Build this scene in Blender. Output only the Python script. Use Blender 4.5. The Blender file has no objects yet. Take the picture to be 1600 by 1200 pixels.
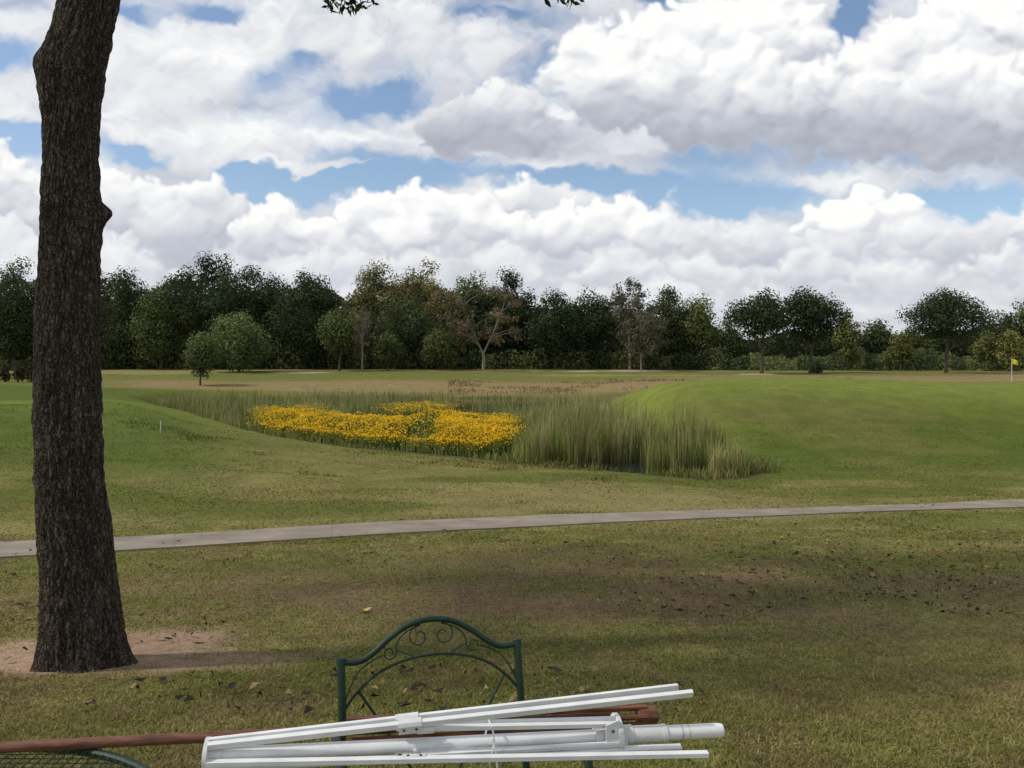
import bpy, math, random
import numpy as np
from mathutils import Vector, Matrix, noise as mnoise
random.seed(11); rng = np.random.default_rng(11)
scene = bpy.context.scene
COL = scene.collection
F, HY, CH = 1280.0, 565.0, 1.65
R = math.radians

# ------------------------------------------------------------------ helpers
def pt(px, y, d): return Vector(((px-800)/F*d, d, CH-(y-HY)/F*d))
def tag(o, label=None, cat=None, group=None, kind=None):
    if label: o['label'] = label
    if cat: o['category'] = cat
    if group: o['group'] = group
    if kind: o['kind'] = kind
    return o
def empty(name, loc, rz=0):
    o = bpy.data.objects.new(name, None); COL.objects.link(o)
    o.location = loc; o.rotation_euler = (0, 0, rz); o.empty_display_size = .1
    return o
def link(name, me, m=None, parent=None, loc=None):
    o = bpy.data.objects.new(name, me); COL.objects.link(o)
    if m: me.materials.append(m)
    if parent: o.parent = parent
    if loc is not None: o.location = loc
    return o
def raw_mesh(name, V, loops, starts, color=None, smooth=False):
    me = bpy.data.meshes.new(name)
    V = np.asarray(V, dtype=np.float32).reshape(-1, 3)
    me.vertices.add(len(V)); me.vertices.foreach_set('co', V.ravel())
    me.loops.add(len(loops)); me.polygons.add(len(starts))
    me.polygons.foreach_set('loop_start', np.asarray(starts, dtype=np.int32))
    me.loops.foreach_set('vertex_index', np.asarray(loops, dtype=np.int32))
    me.update(calc_edges=True)
    if smooth: me.polygons.foreach_set('use_smooth', np.ones(len(starts), dtype=bool))
    if color is not None:
        a = me.attributes.new('tint', 'FLOAT_COLOR', 'POINT')
        c = np.ones((len(V), 4), dtype=np.float32); c[:, :3] = color
        a.data.foreach_set('color', c.ravel())
    return me
class MB:
    def __init__(s): s.v = []; s.f = []
    def add(s, vs, fs):
        n = len(s.v); s.v += [Vector(v) for v in vs]; s.f += [tuple(i+n for i in f) for f in fs]
    def tube(s, pts, rad, seg=10, cap=True):
        pts = [Vector(p) for p in pts]; n = len(pts)
        if not hasattr(rad, '__len__'): rad = [rad]*n
        t0 = (pts[1]-pts[0]).normalized()
        a = t0.orthogonal().normalized()
        vs = []; fs = []
        for i, p in enumerate(pts):
            t = (pts[min(i+1, n-1)]-pts[max(i-1, 0)]).normalized()
            a = (a - t*a.dot(t))
            a = a.normalized() if a.length > 1e-6 else t.orthogonal().normalized()
            b = t.cross(a)
            for k in range(seg):
                th = 2*math.pi*k/seg
                vs.append(p + (a*math.cos(th)+b*math.sin(th))*rad[i])
        for i in range(n-1):
            for k in range(seg):
                k2 = (k+1) % seg
                fs.append((i*seg+k, i*seg+k2, (i+1)*seg+k2, (i+1)*seg+k))
        if cap:
            fs.append(tuple(reversed(range(seg)))); fs.append(tuple((n-1)*seg+k for k in range(seg)))
        s.add(vs, fs)
    def bar(s, p, q, w, h, up=(0, 0, 1), bev=.18):
        p = Vector(p); q = Vector(q); t = (q-p).normalized(); up = Vector(up)
        sd = t.cross(up).normalized(); u = sd.cross(t)
        c = min(w, h)*bev
        prof = [(-w/2+c, -h/2), (w/2-c, -h/2), (w/2, -h/2+c), (w/2, h/2-c), (w/2-c, h/2), (-w/2+c, h/2), (-w/2, h/2-c), (-w/2, -h/2+c)]
        vs = [e + sd*x + u*y for e in (p, q) for x, y in prof]
        fs = [(k, (k+1) % 8, 8+(k+1) % 8, 8+k) for k in range(8)] + [tuple(range(7, -1, -1)), tuple(range(8, 16))]
        s.add(vs, fs)
    def build(s, name, m, parent=None, smooth=True, loc=None):
        me = bpy.data.meshes.new(name); me.from_pydata(s.v, [], s.f); me.update()
        if smooth:
            me.polygons.foreach_set('use_smooth', [True]*len(s.f))
            try: me.set_sharp_from_angle(angle=R(35))
            except Exception: pass
        return link(name, me, m, parent, loc)
def spline(pts, n=8):
    P = [Vector(p) for p in pts]; out = []
    for i in range(len(P)-1):
        p0 = P[max(i-1, 0)]; p1 = P[i]; p2 = P[i+1]; p3 = P[min(i+2, len(P)-1)]
        for k in range(n):
            t = k/n
            out.append(.5*((2*p1)+(p2-p0)*t+(2*p0-5*p1+4*p2-p3)*t*t+(-p0+3*p1-3*p2+p3)*t**3))
    out.append(P[-1]); return out

def vnoise(x, y, seed=0):
    xi = np.floor(x); yi = np.floor(y); fx = x-xi; fy = y-yi
    fx = fx*fx*(3-2*fx); fy = fy*fy*(3-2*fy)
    def h(i, j):
        s = np.sin(i*127.1+j*311.7+seed*74.7)*43758.5453
        return s-np.floor(s)
    return (h(xi, yi)*(1-fx)+h(xi+1, yi)*fx)*(1-fy)+(h(xi, yi+1)*(1-fx)+h(xi+1, yi+1)*fx)*fy
def fbm(x, y, o=4, seed=0):
    r = 0; a = .5; t = 0
    for i in range(o):
        r = r+a*vnoise(x*2**i+i*17.3, y*2**i-i*9.1, seed+i); t += a; a *= .5
    return r/t
def sstep(a, b, x):
    t = np.clip((x-a)/(b-a), 0, 1); return t*t*(3-2*t)

# ------------------------------------------------------------------ materials
def mat(name, color=None, rough=.6, scale=8., var=.25, bump=0., bscale=None, attr=False, transl=0., metal=0., spec=.4, stretch=(1, 1, 1), detail=6):
    m = bpy.data.materials.new(name); m.use_nodes = True
    nt = m.node_tree; N = nt.nodes; L = nt.links
    b = N['Principled BSDF']; out = N['Material Output']
    b.inputs['Roughness'].default_value = rough; b.inputs['Metallic'].default_value = metal
    b.inputs['Specular IOR Level'].default_value = spec
    tc = N.new('ShaderNodeTexCoord'); mp = N.new('ShaderNodeMapping'); mp.inputs['Scale'].default_value = stretch
    L.new(tc.outputs['Object'], mp.inputs['Vector'])
    nz = N.new('ShaderNodeTexNoise'); nz.inputs['Scale'].default_value = scale; nz.inputs['Detail'].default_value = detail
    L.new(mp.outputs[0], nz.inputs['Vector'])
    mr = N.new('ShaderNodeMapRange'); mr.inputs['From Min'].default_value = .3; mr.inputs['From Max'].default_value = .7
    mr.inputs['To Min'].default_value = 1-var; mr.inputs['To Max'].default_value = 1+var
    L.new(nz.outputs['Fac'], mr.inputs['Value'])
    if attr:
        a = N.new('ShaderNodeAttribute'); a.attribute_name = 'tint'; src = a.outputs['Color']
    else:
        rgb = N.new('ShaderNodeRGB'); rgb.outputs[0].default_value = (*color, 1); src = rgb.outputs[0]
    vm = N.new('ShaderNodeVectorMath'); vm.operation = 'SCALE'
    L.new(src, vm.inputs[0]); L.new(mr.outputs[0], vm.inputs['Scale'])
    L.new(vm.outputs[0], b.inputs['Base Color'])
    if bump:
        bn = N.new('ShaderNodeBump'); bn.inputs['Strength'].default_value = bump; bn.inputs['Distance'].default_value = .01
        n2 = N.new('ShaderNodeTexNoise'); n2.inputs['Scale'].default_value = bscale or scale*3; n2.inputs['Detail'].default_value = 4
        L.new(mp.outputs[0], n2.inputs['Vector']); L.new(n2.outputs['Fac'], bn.inputs['Height']); L.new(bn.outputs[0], b.inputs['Normal'])
    if transl:
        t = N.new('ShaderNodeBsdfTranslucent'); L.new(vm.outputs[0], t.inputs['Color'])
        mx = N.new('ShaderNodeMixShader'); mx.inputs[0].default_value = transl
        L.new(b.outputs[0], mx.inputs[1]); L.new(t.outputs[0], mx.inputs[2]); L.new(mx.outputs[0], out.inputs['Surface'])
    return m
M = {}
M['leaf'] = mat('foliage', attr=True, rough=.85, scale=.6, var=.2, transl=.25, spec=.04, detail=1)
M['reed'] = mat('reed_blades', attr=True, rough=.9, scale=.35, var=.3, transl=.35, spec=.03, detail=2)
M['grass'] = mat('grass_blades', attr=True, rough=.9, scale=3, var=.2, transl=.25, spec=.04, detail=1)
M['petal'] = mat('yellow_petals', attr=True, rough=.7, scale=2, var=.1, transl=.3, spec=.1, detail=1)
M['litter'] = mat('dry_leaves', attr=True, rough=.85, scale=20, var=.3, spec=.1, detail=1)
M['far_bark'] = mat('far_bark', (.07, .058, .046), rough=.9, scale=3, var=.35, stretch=(3, 3, .6), detail=3)
M['pale_bark'] = mat('pale_bark', (.20, .175, .14), rough=.9, scale=3, var=.3, stretch=(3, 3, .6), detail=3)
M['green_metal'] = mat('green_painted_metal', (.010, .030, .016), rough=.5, scale=25, var=.3, bump=.12, bscale=160, spec=.35)
M['white_paint'] = mat('white_powder_coat', (.72, .72, .70), rough=.42, scale=16, var=.09, bump=.05, bscale=120)
M['white_plastic'] = mat('white_plastic', (.62, .62, .59), rough=.5, scale=30, var=.12)
M['wood'] = mat('red_brown_wood', (.15, .058, .03), rough=.5, scale=12, var=.5, stretch=(.6, 6, 6), bump=.2, bscale=40)
M['dark'] = mat('dark_screw', (.06, .06, .06), rough=.5, scale=30, var=.2)
M['gold'] = mat('printed_label', (.56, .53, .44), rough=.5, scale=90, var=.35)
M['flag'] = mat('yellow_flag_cloth', (.75, .72, .03), rough=.7, scale=12, var=.1, transl=.3)
# bark with cracked plates
bm_ = bpy.data.materials.new('furrowed_bark'); bm_.use_nodes = True
nt = bm_.node_tree; N = nt.nodes; L = nt.links; b = N['Principled BSDF']; b.inputs['Roughness'].default_value = .95; b.inputs['Specular IOR Level'].default_value = .08
tc = N.new('ShaderNodeTexCoord'); nz = N.new('ShaderNodeTexNoise'); nz.inputs['Scale'].default_value = 9; nz.inputs['Detail'].default_value = 4; L.new(tc.outputs['Object'], nz.inputs['Vector'])
va = N.new('ShaderNodeVectorMath'); va.operation = 'MULTIPLY_ADD'; va.inputs[1].default_value = (.09, .09, .14); L.new(nz.outputs['Color'], va.inputs[0]); L.new(tc.outputs['Object'], va.inputs[2])
mp = N.new('ShaderNodeMapping'); mp.inputs['Scale'].default_value = (1, 1, .34); L.new(va.outputs[0], mp.inputs['Vector'])
vo = N.new('ShaderNodeTexVoronoi'); vo.feature = 'DISTANCE_TO_EDGE'; vo.inputs['Scale'].default_value = 36; L.new(mp.outputs[0], vo.inputs['Vector'])
mr = N.new('ShaderNodeMapRange'); mr.inputs['From Min'].default_value = 0; mr.inputs['From Max'].default_value = .22; mr.inputs['To Min'].default_value = .3; mr.inputs['To Max'].default_value = 1.15; L.new(vo.outputs['Distance'], mr.inputs['Value'])
n2 = N.new('ShaderNodeTexNoise'); n2.inputs['Scale'].default_value = 60; n2.inputs['Detail'].default_value = 4; L.new(tc.outputs['Object'], n2.inputs['Vector'])
m2_ = N.new('ShaderNodeMapRange'); m2_.inputs['From Min'].default_value = .3; m2_.inputs['From Max'].default_value = .7; m2_.inputs['To Min'].default_value = .45; m2_.inputs['To Max'].default_value = 1.55; L.new(n2.outputs['Fac'], m2_.inputs['Value'])
mm_ = N.new('ShaderNodeMath'); mm_.operation = 'MULTIPLY'; L.new(mr.outputs[0], mm_.inputs[0]); L.new(m2_.outputs[0], mm_.inputs[1])
at = N.new('ShaderNodeAttribute'); at.attribute_name = 'tint'
vm = N.new('ShaderNodeVectorMath'); vm.operation = 'SCALE'; L.new(at.outputs['Color'], vm.inputs[0]); L.new(mm_.outputs[0], vm.inputs['Scale']); L.new(vm.outputs[0], b.inputs['Base Color'])
bp = N.new('ShaderNodeBump'); bp.inputs['Strength'].default_value = 1.0; bp.inputs['Distance'].default_value = .016; L.new(mm_.outputs[0], bp.inputs['Height']); L.new(bp.outputs[0], b.inputs['Normal'])
M['bark'] = bm_

# ------------------------------------------------------------------ terrain
near = [(0, 1.65), (2.6, 1.66), (3.5, 1.83), (5, 2.12), (6.5, 2.41)]
prof = {
 -600: [(12, 905), (13.8, 885), (25, 752), (36, 668), (44, 640), (58, 626), (80, 614), (110, 598), (130, 590), (160, 578), (200, 574)],
 0:    [(14, 873), (16, 850), (25, 752), (33, 690), (40, 652), (46, 634), (58, 624), (80, 614), (110, 598), (130, 590), (160, 578), (200, 574)],
 200:  [(14.7, 861), (16.7, 841), (25, 760), (34, 704), (40, 658), (44, 632), (52, 624), (66, 624), (83, 619), (107, 605), (120, 596), (140, 583), (160, 577), (200, 573)],
 300:  [(15, 855), (17, 836), (25, 765), (33, 712), (42, 672), (50, 652), (60, 645), (72, 640), (83, 627), (107, 607), (120, 596), (140, 583), (160, 577), (200, 573)],
 600:  [(16.3, 836), (18.2, 817), (25, 770), (33, 733), (41, 709), (60, 662), (100, 623), (107, 610), (120, 596), (140, 583), (160, 577), (200, 573)],
 850:  [(17.7, 824), (19.5, 806), (25, 768), (31, 738), (36, 724), (60, 662), (100, 623), (107, 611), (120, 597), (140, 583), (160, 577), (200, 573)],
 930:  [(18.2, 819), (20, 804), (25, 768), (31, 741), (36, 724), (50, 672), (58, 638), (63, 631), (72, 636), (85, 630), (100, 620), (107, 611), (120, 597), (140, 583), (160, 577), (200, 573)],
 1050: [(19, 814), (20.7, 800), (26, 766), (32, 744), (43, 695), (50, 642), (55, 602), (60, 591.5), (66, 593), (76, 612), (95, 612), (110, 603), (122, 593), (140, 583), (165, 577), (200, 573)],
 1200: [(20, 808), (21.5, 797), (27, 769), (34, 741), (41, 704), (48, 650), (54, 604), (60, 590), (66, 589), (78, 601), (95, 604), (110, 598), (125, 589), (140, 583), (165, 578), (200, 573)],
 1600: [(22.5, 794), (24.3, 782), (30, 754), (40, 712), (48, 662), (55, 620), (62, 601), (70, 595.5), (80, 595.5), (95, 600), (110, 596), (125, 588), (145, 582), (170, 577), (200, 573)],
 2200: [(26.5, 784), (28.5, 772), (34, 745), (42, 703), (50, 660), (58, 625), (66, 603), (74, 598), (85, 598), (95, 598), (110, 595), (125, 588), (145, 582), (170, 577), (200, 573)],
}
ld = np.linspace(math.log(.5), math.log(2600), 900); dd = np.exp(ld)
pc = np.array(sorted(prof)); cc = np.arange(-600, 2201, 20)
rows = []
for c in pc:
    ps = near + [(d, (y-HY)*d/F) for d, y in prof[c]] + [(2600, 1.25)]
    rows.append(np.interp(dd, [p[0] for p in ps], [p[1] for p in ps]))
rows = np.array(rows)
HT = np.array([np.interp(cc, pc, rows[:, j]) for j in range(len(dd))]).T
def smooth_ax(A, k, ax):
    ker = np.hanning(k+2)[1:-1]; ker /= ker.sum()
    pad = [(0, 0), (0, 0)]; pad[ax] = (k//2, k//2)
    B = np.pad(A, pad, mode='edge')
    return np.apply_along_axis(lambda v: np.convolve(v, ker, mode='valid'), ax, B)
HT = smooth_ax(smooth_ax(HT, 13, 1), 7, 0)
ZW = CH-4.55
pond = [((c-800)/F*d, d) for c, d in [(235, 83), (300, 66), (375, 52), (480, 46), (600, 42.5), (720, 39.5), (850, 36.5), (1000, 33.5), (1100, 32), (1160, 32.6), (1165, 35), (1120, 41), (1050, 47), (960, 54), (880, 66), (865, 84), (930, 95), (880, 101), (600, 103), (300, 99)]]
PA = np.array(pond); PB = np.roll(PA, -1, axis=0)
def pond_sd(X, Y):
    X = np.asarray(X, float); Y = np.asarray(Y, float)
    d = np.full(X.shape, 1e9); ins = np.zeros(X.shape, bool)
    for (ax, ay), (bx, by) in zip(PA, PB):
        ex, ey = bx-ax, by-ay
        t = np.clip(((X-ax)*ex+(Y-ay)*ey)/(ex*ex+ey*ey), 0, 1)
        d = np.minimum(d, np.hypot(X-ax-t*ex, Y-ay-t*ey))
        cr = ((ay > Y) != (by > Y))
        with np.errstate(divide='ignore', invalid='ignore'):
            xi = ax+(Y-ay)*ex/(by-ay if by != ay else 1e-9)
        ins ^= cr & (X < xi)
    return np.where(ins, -d, d)
def colof(X, Y): return 800+F*X/np.maximum(Y, 2.0)
def zfun(X, Y):
    X = np.asarray(X, float); Y = np.asarray(Y, float)
    c = np.clip((colof(X, Y)+600)/20, 0, len(cc)-1.001); i = c.astype(int); fc = c-i
    l = np.clip((np.log(np.maximum(Y, .51))-ld[0])/(ld[1]-ld[0]), 0, len(ld)-1.001); j = l.astype(int); fl = l-j
    H = (HT[i, j]*(1-fc)+HT[i+1, j]*fc)*(1-fl)+(HT[i, j+1]*(1-fc)+HT[i+1, j+1]*fc)*fl
    z = CH-H
    w = sstep(22, 27, Y)*(1-sstep(140, 170, Y))
    z = z + w*(.32*(fbm(X*.11, Y*.09, 3, 5)-.5)+.34*(1-sstep(40, 60, Y))*(fbm(X*.28, Y*.4, 2, 9)-.5))
    s = pond_sd(X, Y)
    bank = 2.4+2.0*sstep(2, 8, X)*sstep(38, 46, Y)
    wb = sstep(0, 1, s/bank)
    zo = ZW+(np.maximum(z, ZW+.06)-ZW)*wb
    return np.where(s < 0, ZW-np.minimum(.6, -s*.3), zo)
def zs(x, y): return float(zfun(np.array([x]), np.array([y]))[0])

lin = lambda *c: np.array(c)
GREEN = lin(.115, .134, .027); OLIVE = lin(.182, .162, .054); BROWN = lin(.165, .118, .062); TAN = lin(.27, .195, .09)
SOIL = lin(.33, .222, .148); SAND = lin(.50, .40, .31); STRAW = lin(.255, .215, .088); FGREEN = lin(.14, .145, .04)
def mixc(a, b, w): return a*(1-w[:, None])+b*w[:, None]
def masks(X, Y):
    n1 = fbm(X*.3, Y*.3, 4, 1); n2 = fbm(X*1.4, Y*1.4, 4, 2)
    r = np.hypot((X+3.4)/1.5, (Y-6.95)/.95)
    soil = np.clip(1-sstep(.45, 1.2, r+(n2-.5)*1.5), 0, 1)*.95
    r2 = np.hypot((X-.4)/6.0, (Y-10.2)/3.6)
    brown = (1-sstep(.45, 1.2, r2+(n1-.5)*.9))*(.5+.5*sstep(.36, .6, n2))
    return n1, n2, soil, brown
def tint(X, Y):
    c = colof(X, Y); n1, n2, soil, brown = masks(X, Y)
    n3 = fbm(X*.07, Y*.05, 3, 21)
    t = np.tile(OLIVE, (len(X), 1))
    t = mixc(t, GREEN*1.05, sstep(.40, .62, n1)*.55)
    t = mixc(t, STRAW, sstep(.52, .72, n2)*.55*(1-sstep(30, 45, Y)))
    t = mixc(t, BROWN, sstep(.5, .68, fbm(X*2.2, Y*1.6, 4, 88))*.5*(1-sstep(14, 20, Y)))
    t = mixc(t, STRAW*1.15, .6*sstep(1.5, 4, X)*np.exp(-((Y-7.2-.15*X)/.9)**2))  # sunlit band at the right, painted into the lawn tint
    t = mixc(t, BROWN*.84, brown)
    t = mixc(t, GREEN*.8, .6*np.exp(-((X+3.0)/2.6)**2-((Y-12.6)/1.0)**2))
    t = mixc(t, SOIL, soil)
    mid = sstep(17, 21, Y)*(1-sstep(36, 45, Y))
    t = mixc(t, OLIVE*.95, mid*.5); t = mixc(t, STRAW*.92, mid*sstep(.5, .7, n3)*.8)
    t = mixc(t, GREEN*.85, mid*sstep(.48, .62, fbm(X*.16, Y*.3, 3, 33))*.8)
    lb = sstep(22, 32, Y)*(1-sstep(100, 112, Y))*(1-sstep(240, 450, c))
    t = mixc(t, lin(.080, .110, .019), lb*.85)
    t = mixc(t, lin(.145, .175, .034), lb*.75*np.exp(-((Y-51)/7)**2))
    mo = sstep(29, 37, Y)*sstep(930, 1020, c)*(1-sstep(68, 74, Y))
    t = mixc(t, lin(.082, .108, .018), mo*(.95-.4*sstep(.5, .7, n1)))  # darker mound face: slope shade painted into the tint
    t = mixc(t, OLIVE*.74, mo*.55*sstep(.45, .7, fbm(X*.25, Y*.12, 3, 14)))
    top = mo*sstep(47, 58, Y); t = mixc(t, lin(.165, .20, .038), top*.85)  # lighter crest: light on the mound top painted into the tint
    bk_ = sstep(66, 73, Y)*(1-sstep(100, 106, Y))*sstep(860, 930, c); t = mixc(t, lin(.12, .105, .045), bk_*.9)
    far = sstep(100, 106, Y); t = mixc(t, FGREEN, far)
    edge = (fbm(X*.05, Y*.1, 3, 44)-.5)*14
    tn = sstep(103, 106, Y+edge*.3)*(1-sstep(117, 124, Y+edge))*sstep(120, 260, c)
    t = mixc(t, TAN*.9, tn*.9)
    tr = sstep(72, 84, Y)*(1-sstep(124, 136, Y+edge))*sstep(940, 1050, c); t = mixc(t, TAN*.88, tr*.9)
    t = mixc(t, STRAW*1.1, sstep(122, 134, Y)*.6*sstep(.40, .58, fbm(X*.03, Y*.12, 3, 71)))
    for bc, bw, by_, bd in ((1000, 44, 153, 4.6), (470, 44, 143, 2.6), (905, 22, 148, 2.0), (1180, 26, 136, 1.8), (700, 16, 152, 1.6)):
        t = mixc(t, SAND*.95, .9*np.exp(-(((c-bc)/bw)**4)-((Y-by_)/bd)**4))
    t = mixc(t, lin(.035, .04, .018), sstep(166, 172, Y))
    s = pond_sd(X, Y); t = mixc(t, lin(.08, .085, .03), 1-sstep(.2, 1.4, s))
    return t
ys = list(np.arange(-30, 2, .8))+list(np.arange(2, 30, .12)); y = 30.0
while y < 2500: ys.append(y); y *= 1.011
ys = np.array(ys); s_ = np.linspace(-1, 1, 401); us = np.sign(s_)*np.abs(s_)**1.4*1.5
YY = np.repeat(ys, len(us)); XX = (np.maximum(ys+8, 25)[:, None]*us[None, :]).ravel()
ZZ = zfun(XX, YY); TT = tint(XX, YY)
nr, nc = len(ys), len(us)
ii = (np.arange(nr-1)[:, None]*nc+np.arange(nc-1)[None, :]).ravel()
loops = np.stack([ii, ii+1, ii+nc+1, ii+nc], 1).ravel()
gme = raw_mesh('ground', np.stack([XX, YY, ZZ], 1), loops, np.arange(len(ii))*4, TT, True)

gm = bpy.data.materials.new('turf'); gm.use_nodes = True
nt = gm.node_tree; N = nt.nodes; L = nt.links; b = N['Principled BSDF']
b.inputs['Roughness'].default_value = .95; b.inputs['Specular IOR Level'].default_value = .04
at = N.new('ShaderNodeAttribute'); at.attribute_name = 'tint'
tc = N.new('ShaderNodeTexCoord'); cur = at.outputs['Color']
for sc, va, dt in ((.8, .14, 3), (9, .2, 3), (60, .4, 3)):
    nz = N.new('ShaderNodeTexNoise'); nz.inputs['Scale'].default_value = sc; nz.inputs['Detail'].default_value = dt; L.new(tc.outputs['Object'], nz.inputs['Vector'])
    mr = N.new('ShaderNodeMapRange'); mr.inputs['From Min'].default_value = .3; mr.inputs['From Max'].default_value = .7
    mr.inputs['To Min'].default_value = 1-va; mr.inputs['To Max'].default_value = 1+va; L.new(nz.outputs['Fac'], mr.inputs['Value'])
    vm = N.new('ShaderNodeVectorMath'); vm.operation = 'SCALE'; L.new(cur, vm.inputs[0]); L.new(mr.outputs[0], vm.inputs['Scale']); cur = vm.outputs[0]
L.new(cur, b.inputs['Base Color'])
bp = N.new('ShaderNodeBump'); bp.inputs['Strength'].default_value = .6; bp.inputs['Distance'].default_value = .02
L.new(nz.outputs['Fac'], bp.inputs['Height']); L.new(bp.outputs[0], b.inputs['Normal'])
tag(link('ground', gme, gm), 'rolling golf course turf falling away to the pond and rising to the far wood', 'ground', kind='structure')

# water
wm = mat('pond_water', (.018, .024, .02), rough=.06, scale=.5, var=.2, bump=.12, bscale=2.5, spec=.5)
wb = MB(); wb.add([(x, y, ZW) for x, y in pond], [tuple(range(len(pond)))])
tag(wb.build('water', wm, smooth=False), 'still dark pond water between the reeds', 'water', kind='structure')

# path
nearE = [(-700, 11.9), (-300, 13), (0, 14), (300, 15), (600, 16.3), (900, 18), (1200, 20), (1600, 22.5), (2200, 26.5), (2800, 31)]
farE = [(-700, 13.7), (-300, 14.9), (0, 16), (300, 17), (600, 18.2), (900, 19.8), (1200, 21.6), (1600, 24.4), (2200, 28.6), (2800, 33)]
A = spline([((c-800)/F*d, d, 0) for c, d in nearE], 40); B = spline([((c-800)/F*d, d, 0) for c, d in farE], 40)
V = []; al = []; run = 0; W = 7
for i, (a, q) in enumerate(zip(A, B)):
    if i: run += ((a+q)/2-(A[i-1]+B[i-1])/2).length
    for k in range(W):
        t = k/(W-1); p = a.lerp(q, t); V.append((p.x, p.y, 0)); al.append(run)
V = np.array(V); V[:, 2] = zfun(V[:, 0], V[:, 1])+.03
lo = V.reshape(-1, W, 3)[:, [0, W-1]].copy(); lo[:, :, 2] -= .15
n0 = len(V); V2 = np.concatenate([V, lo.reshape(-1, 3)]); al2 = np.concatenate([al, np.repeat(np.array(al).reshape(-1, W)[:, 0], 2)])
fs = []
for i in range(len(A)-1):
    for k in range(W-1): fs.append((i*W+k, (i+1)*W+k, (i+1)*W+k+1, i*W+k+1))
    fs.append((n0+2*i, n0+2*i+2, (i+1)*W, i*W)); fs.append((i*W+W-1, (i+1)*W+W-1, n0+2*i+3, n0+2*i+1))
pme = bpy.data.meshes.new('path'); pme.from_pydata(V2.tolist(), [], fs); pme.update()
a_ = pme.attributes.new('along', 'FLOAT', 'POINT'); a_.data.foreach_set('value', np.array(al2, dtype=np.float32))
pm = mat('concrete', (.255, .215, .170), rough=.9, scale=1.3, var=.22, bump=.3, bscale=60, spec=.1)
nt = pm.node_tree; N = nt.nodes; L = nt.links; b = N['Principled BSDF']; src = b.inputs['Base Color'].links[0].from_socket
at = N.new('ShaderNodeAttribute'); at.attribute_name = 'along'
m1 = N.new('ShaderNodeMath'); m1.operation = 'DIVIDE'; m1.inputs[1].default_value = 3.0; L.new(at.outputs['Fac'], m1.inputs[0])
m2 = N.new('ShaderNodeMath'); m2.operation = 'FRACT'; L.new(m1.outputs[0], m2.inputs[0])
m3 = N.new('ShaderNodeMath'); m3.operation = 'LESS_THAN'; m3.inputs[1].default_value = .007; L.new(m2.outputs[0], m3.inputs[0])
m4 = N.new('ShaderNodeMath'); m4.operation = 'MULTIPLY_ADD'; m4.inputs[1].default_value = -.22; m4.inputs[2].default_value = 1; L.new(m3.outputs[0], m4.inputs[0])
vm = N.new('ShaderNodeVectorMath'); vm.operation = 'SCALE'; L.new(src, vm.inputs[0]); L.new(m4.outputs[0], vm.inputs['Scale'])
L.new(vm.outputs[0], b.inputs['Base Color'])
tag(link('path', pme, pm), 'narrow grey concrete cart path crossing the lawn', 'path', kind='structure')
nA = np.array([[p.x, p.y] for p in A]); nB = np.array([[p.x, p.y] for p in B])
def on_path(X, Y, e=.03):
    c = X/Y
    ya = np.interp(c, nA[:, 0]/nA[:, 1], nA[:, 1]); yb = np.interp(c, nB[:, 0]/nB[:, 1], nB[:, 1])
    return (Y > ya-e) & (Y < yb+e)

# ------------------------------------------------------------------ blades
def blades(name, X, Y, Z, h, w, lean, c0, c1, m):
    n = len(X); th = rng.uniform(0, 2*math.pi, n); wx = np.cos(th)*w/2; wy = np.sin(th)*w/2
    la = rng.uniform(0, 2*math.pi, n); lx = np.cos(la)*lean*h; ly = np.sin(la)*lean*h
    V = np.zeros((n, 5, 3), np.float32)
    V[:, 0] = np.stack([X-wx, Y-wy, Z], 1); V[:, 1] = np.stack([X+wx, Y+wy, Z], 1)
    mx, my, mz = X+lx*.3, Y+ly*.3, Z+h*.58
    V[:, 2] = np.stack([mx+wx*.8, my+wy*.8, mz], 1); V[:, 3] = np.stack([mx-wx*.8, my-wy*.8, mz], 1)
    V[:, 4] = np.stack([X+lx, Y+ly, Z+h], 1)
    base = np.arange(n)[:, None]*5
    loops = (base+np.array([[0, 1, 2, 3, 3, 2, 4]])).ravel()
    starts = (np.arange(n)[:, None]*7+np.array([[0, 4]])).ravel()
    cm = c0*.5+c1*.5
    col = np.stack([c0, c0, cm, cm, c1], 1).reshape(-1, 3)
    return link(name, raw_mesh(name, V, loops, starts, col), m)
# short lawn
n = 260000
Y = np.exp(rng.uniform(math.log(3.3), math.log(17), n)); X = rng.uniform(-.72, .72, n)*Y
n1, n2, soil, brown = masks(X, Y)
keep = (rng.random(n) > np.maximum(soil*1.08, brown*.8)) & ~on_path(X, Y, -.02); X, Y = X[keep], Y[keep]; n = len(X)
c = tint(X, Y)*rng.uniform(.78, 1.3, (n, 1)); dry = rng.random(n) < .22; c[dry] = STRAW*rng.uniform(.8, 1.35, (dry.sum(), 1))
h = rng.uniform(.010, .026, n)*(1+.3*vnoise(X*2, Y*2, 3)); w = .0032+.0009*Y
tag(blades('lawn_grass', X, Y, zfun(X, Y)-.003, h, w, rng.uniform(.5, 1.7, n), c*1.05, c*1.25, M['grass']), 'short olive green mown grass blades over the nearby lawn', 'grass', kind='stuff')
n = 110000
Y = np.exp(rng.uniform(math.log(15), math.log(48), n)); X = rng.uniform(-.72, .72, n)*Y
keep = ~on_path(X, Y, -.02) & (pond_sd(X, Y) > .3); X, Y = X[keep], Y[keep]; n = len(X)
c = tint(X, Y)*rng.uniform(.8, 1.25, (n, 1))
tuft = sstep(.60, .70, fbm(X*.28, Y*.4, 3, 19))*sstep(24, 28, Y)*(1-sstep(38, 42, Y))*(1-sstep(2, 5, X))
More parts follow.
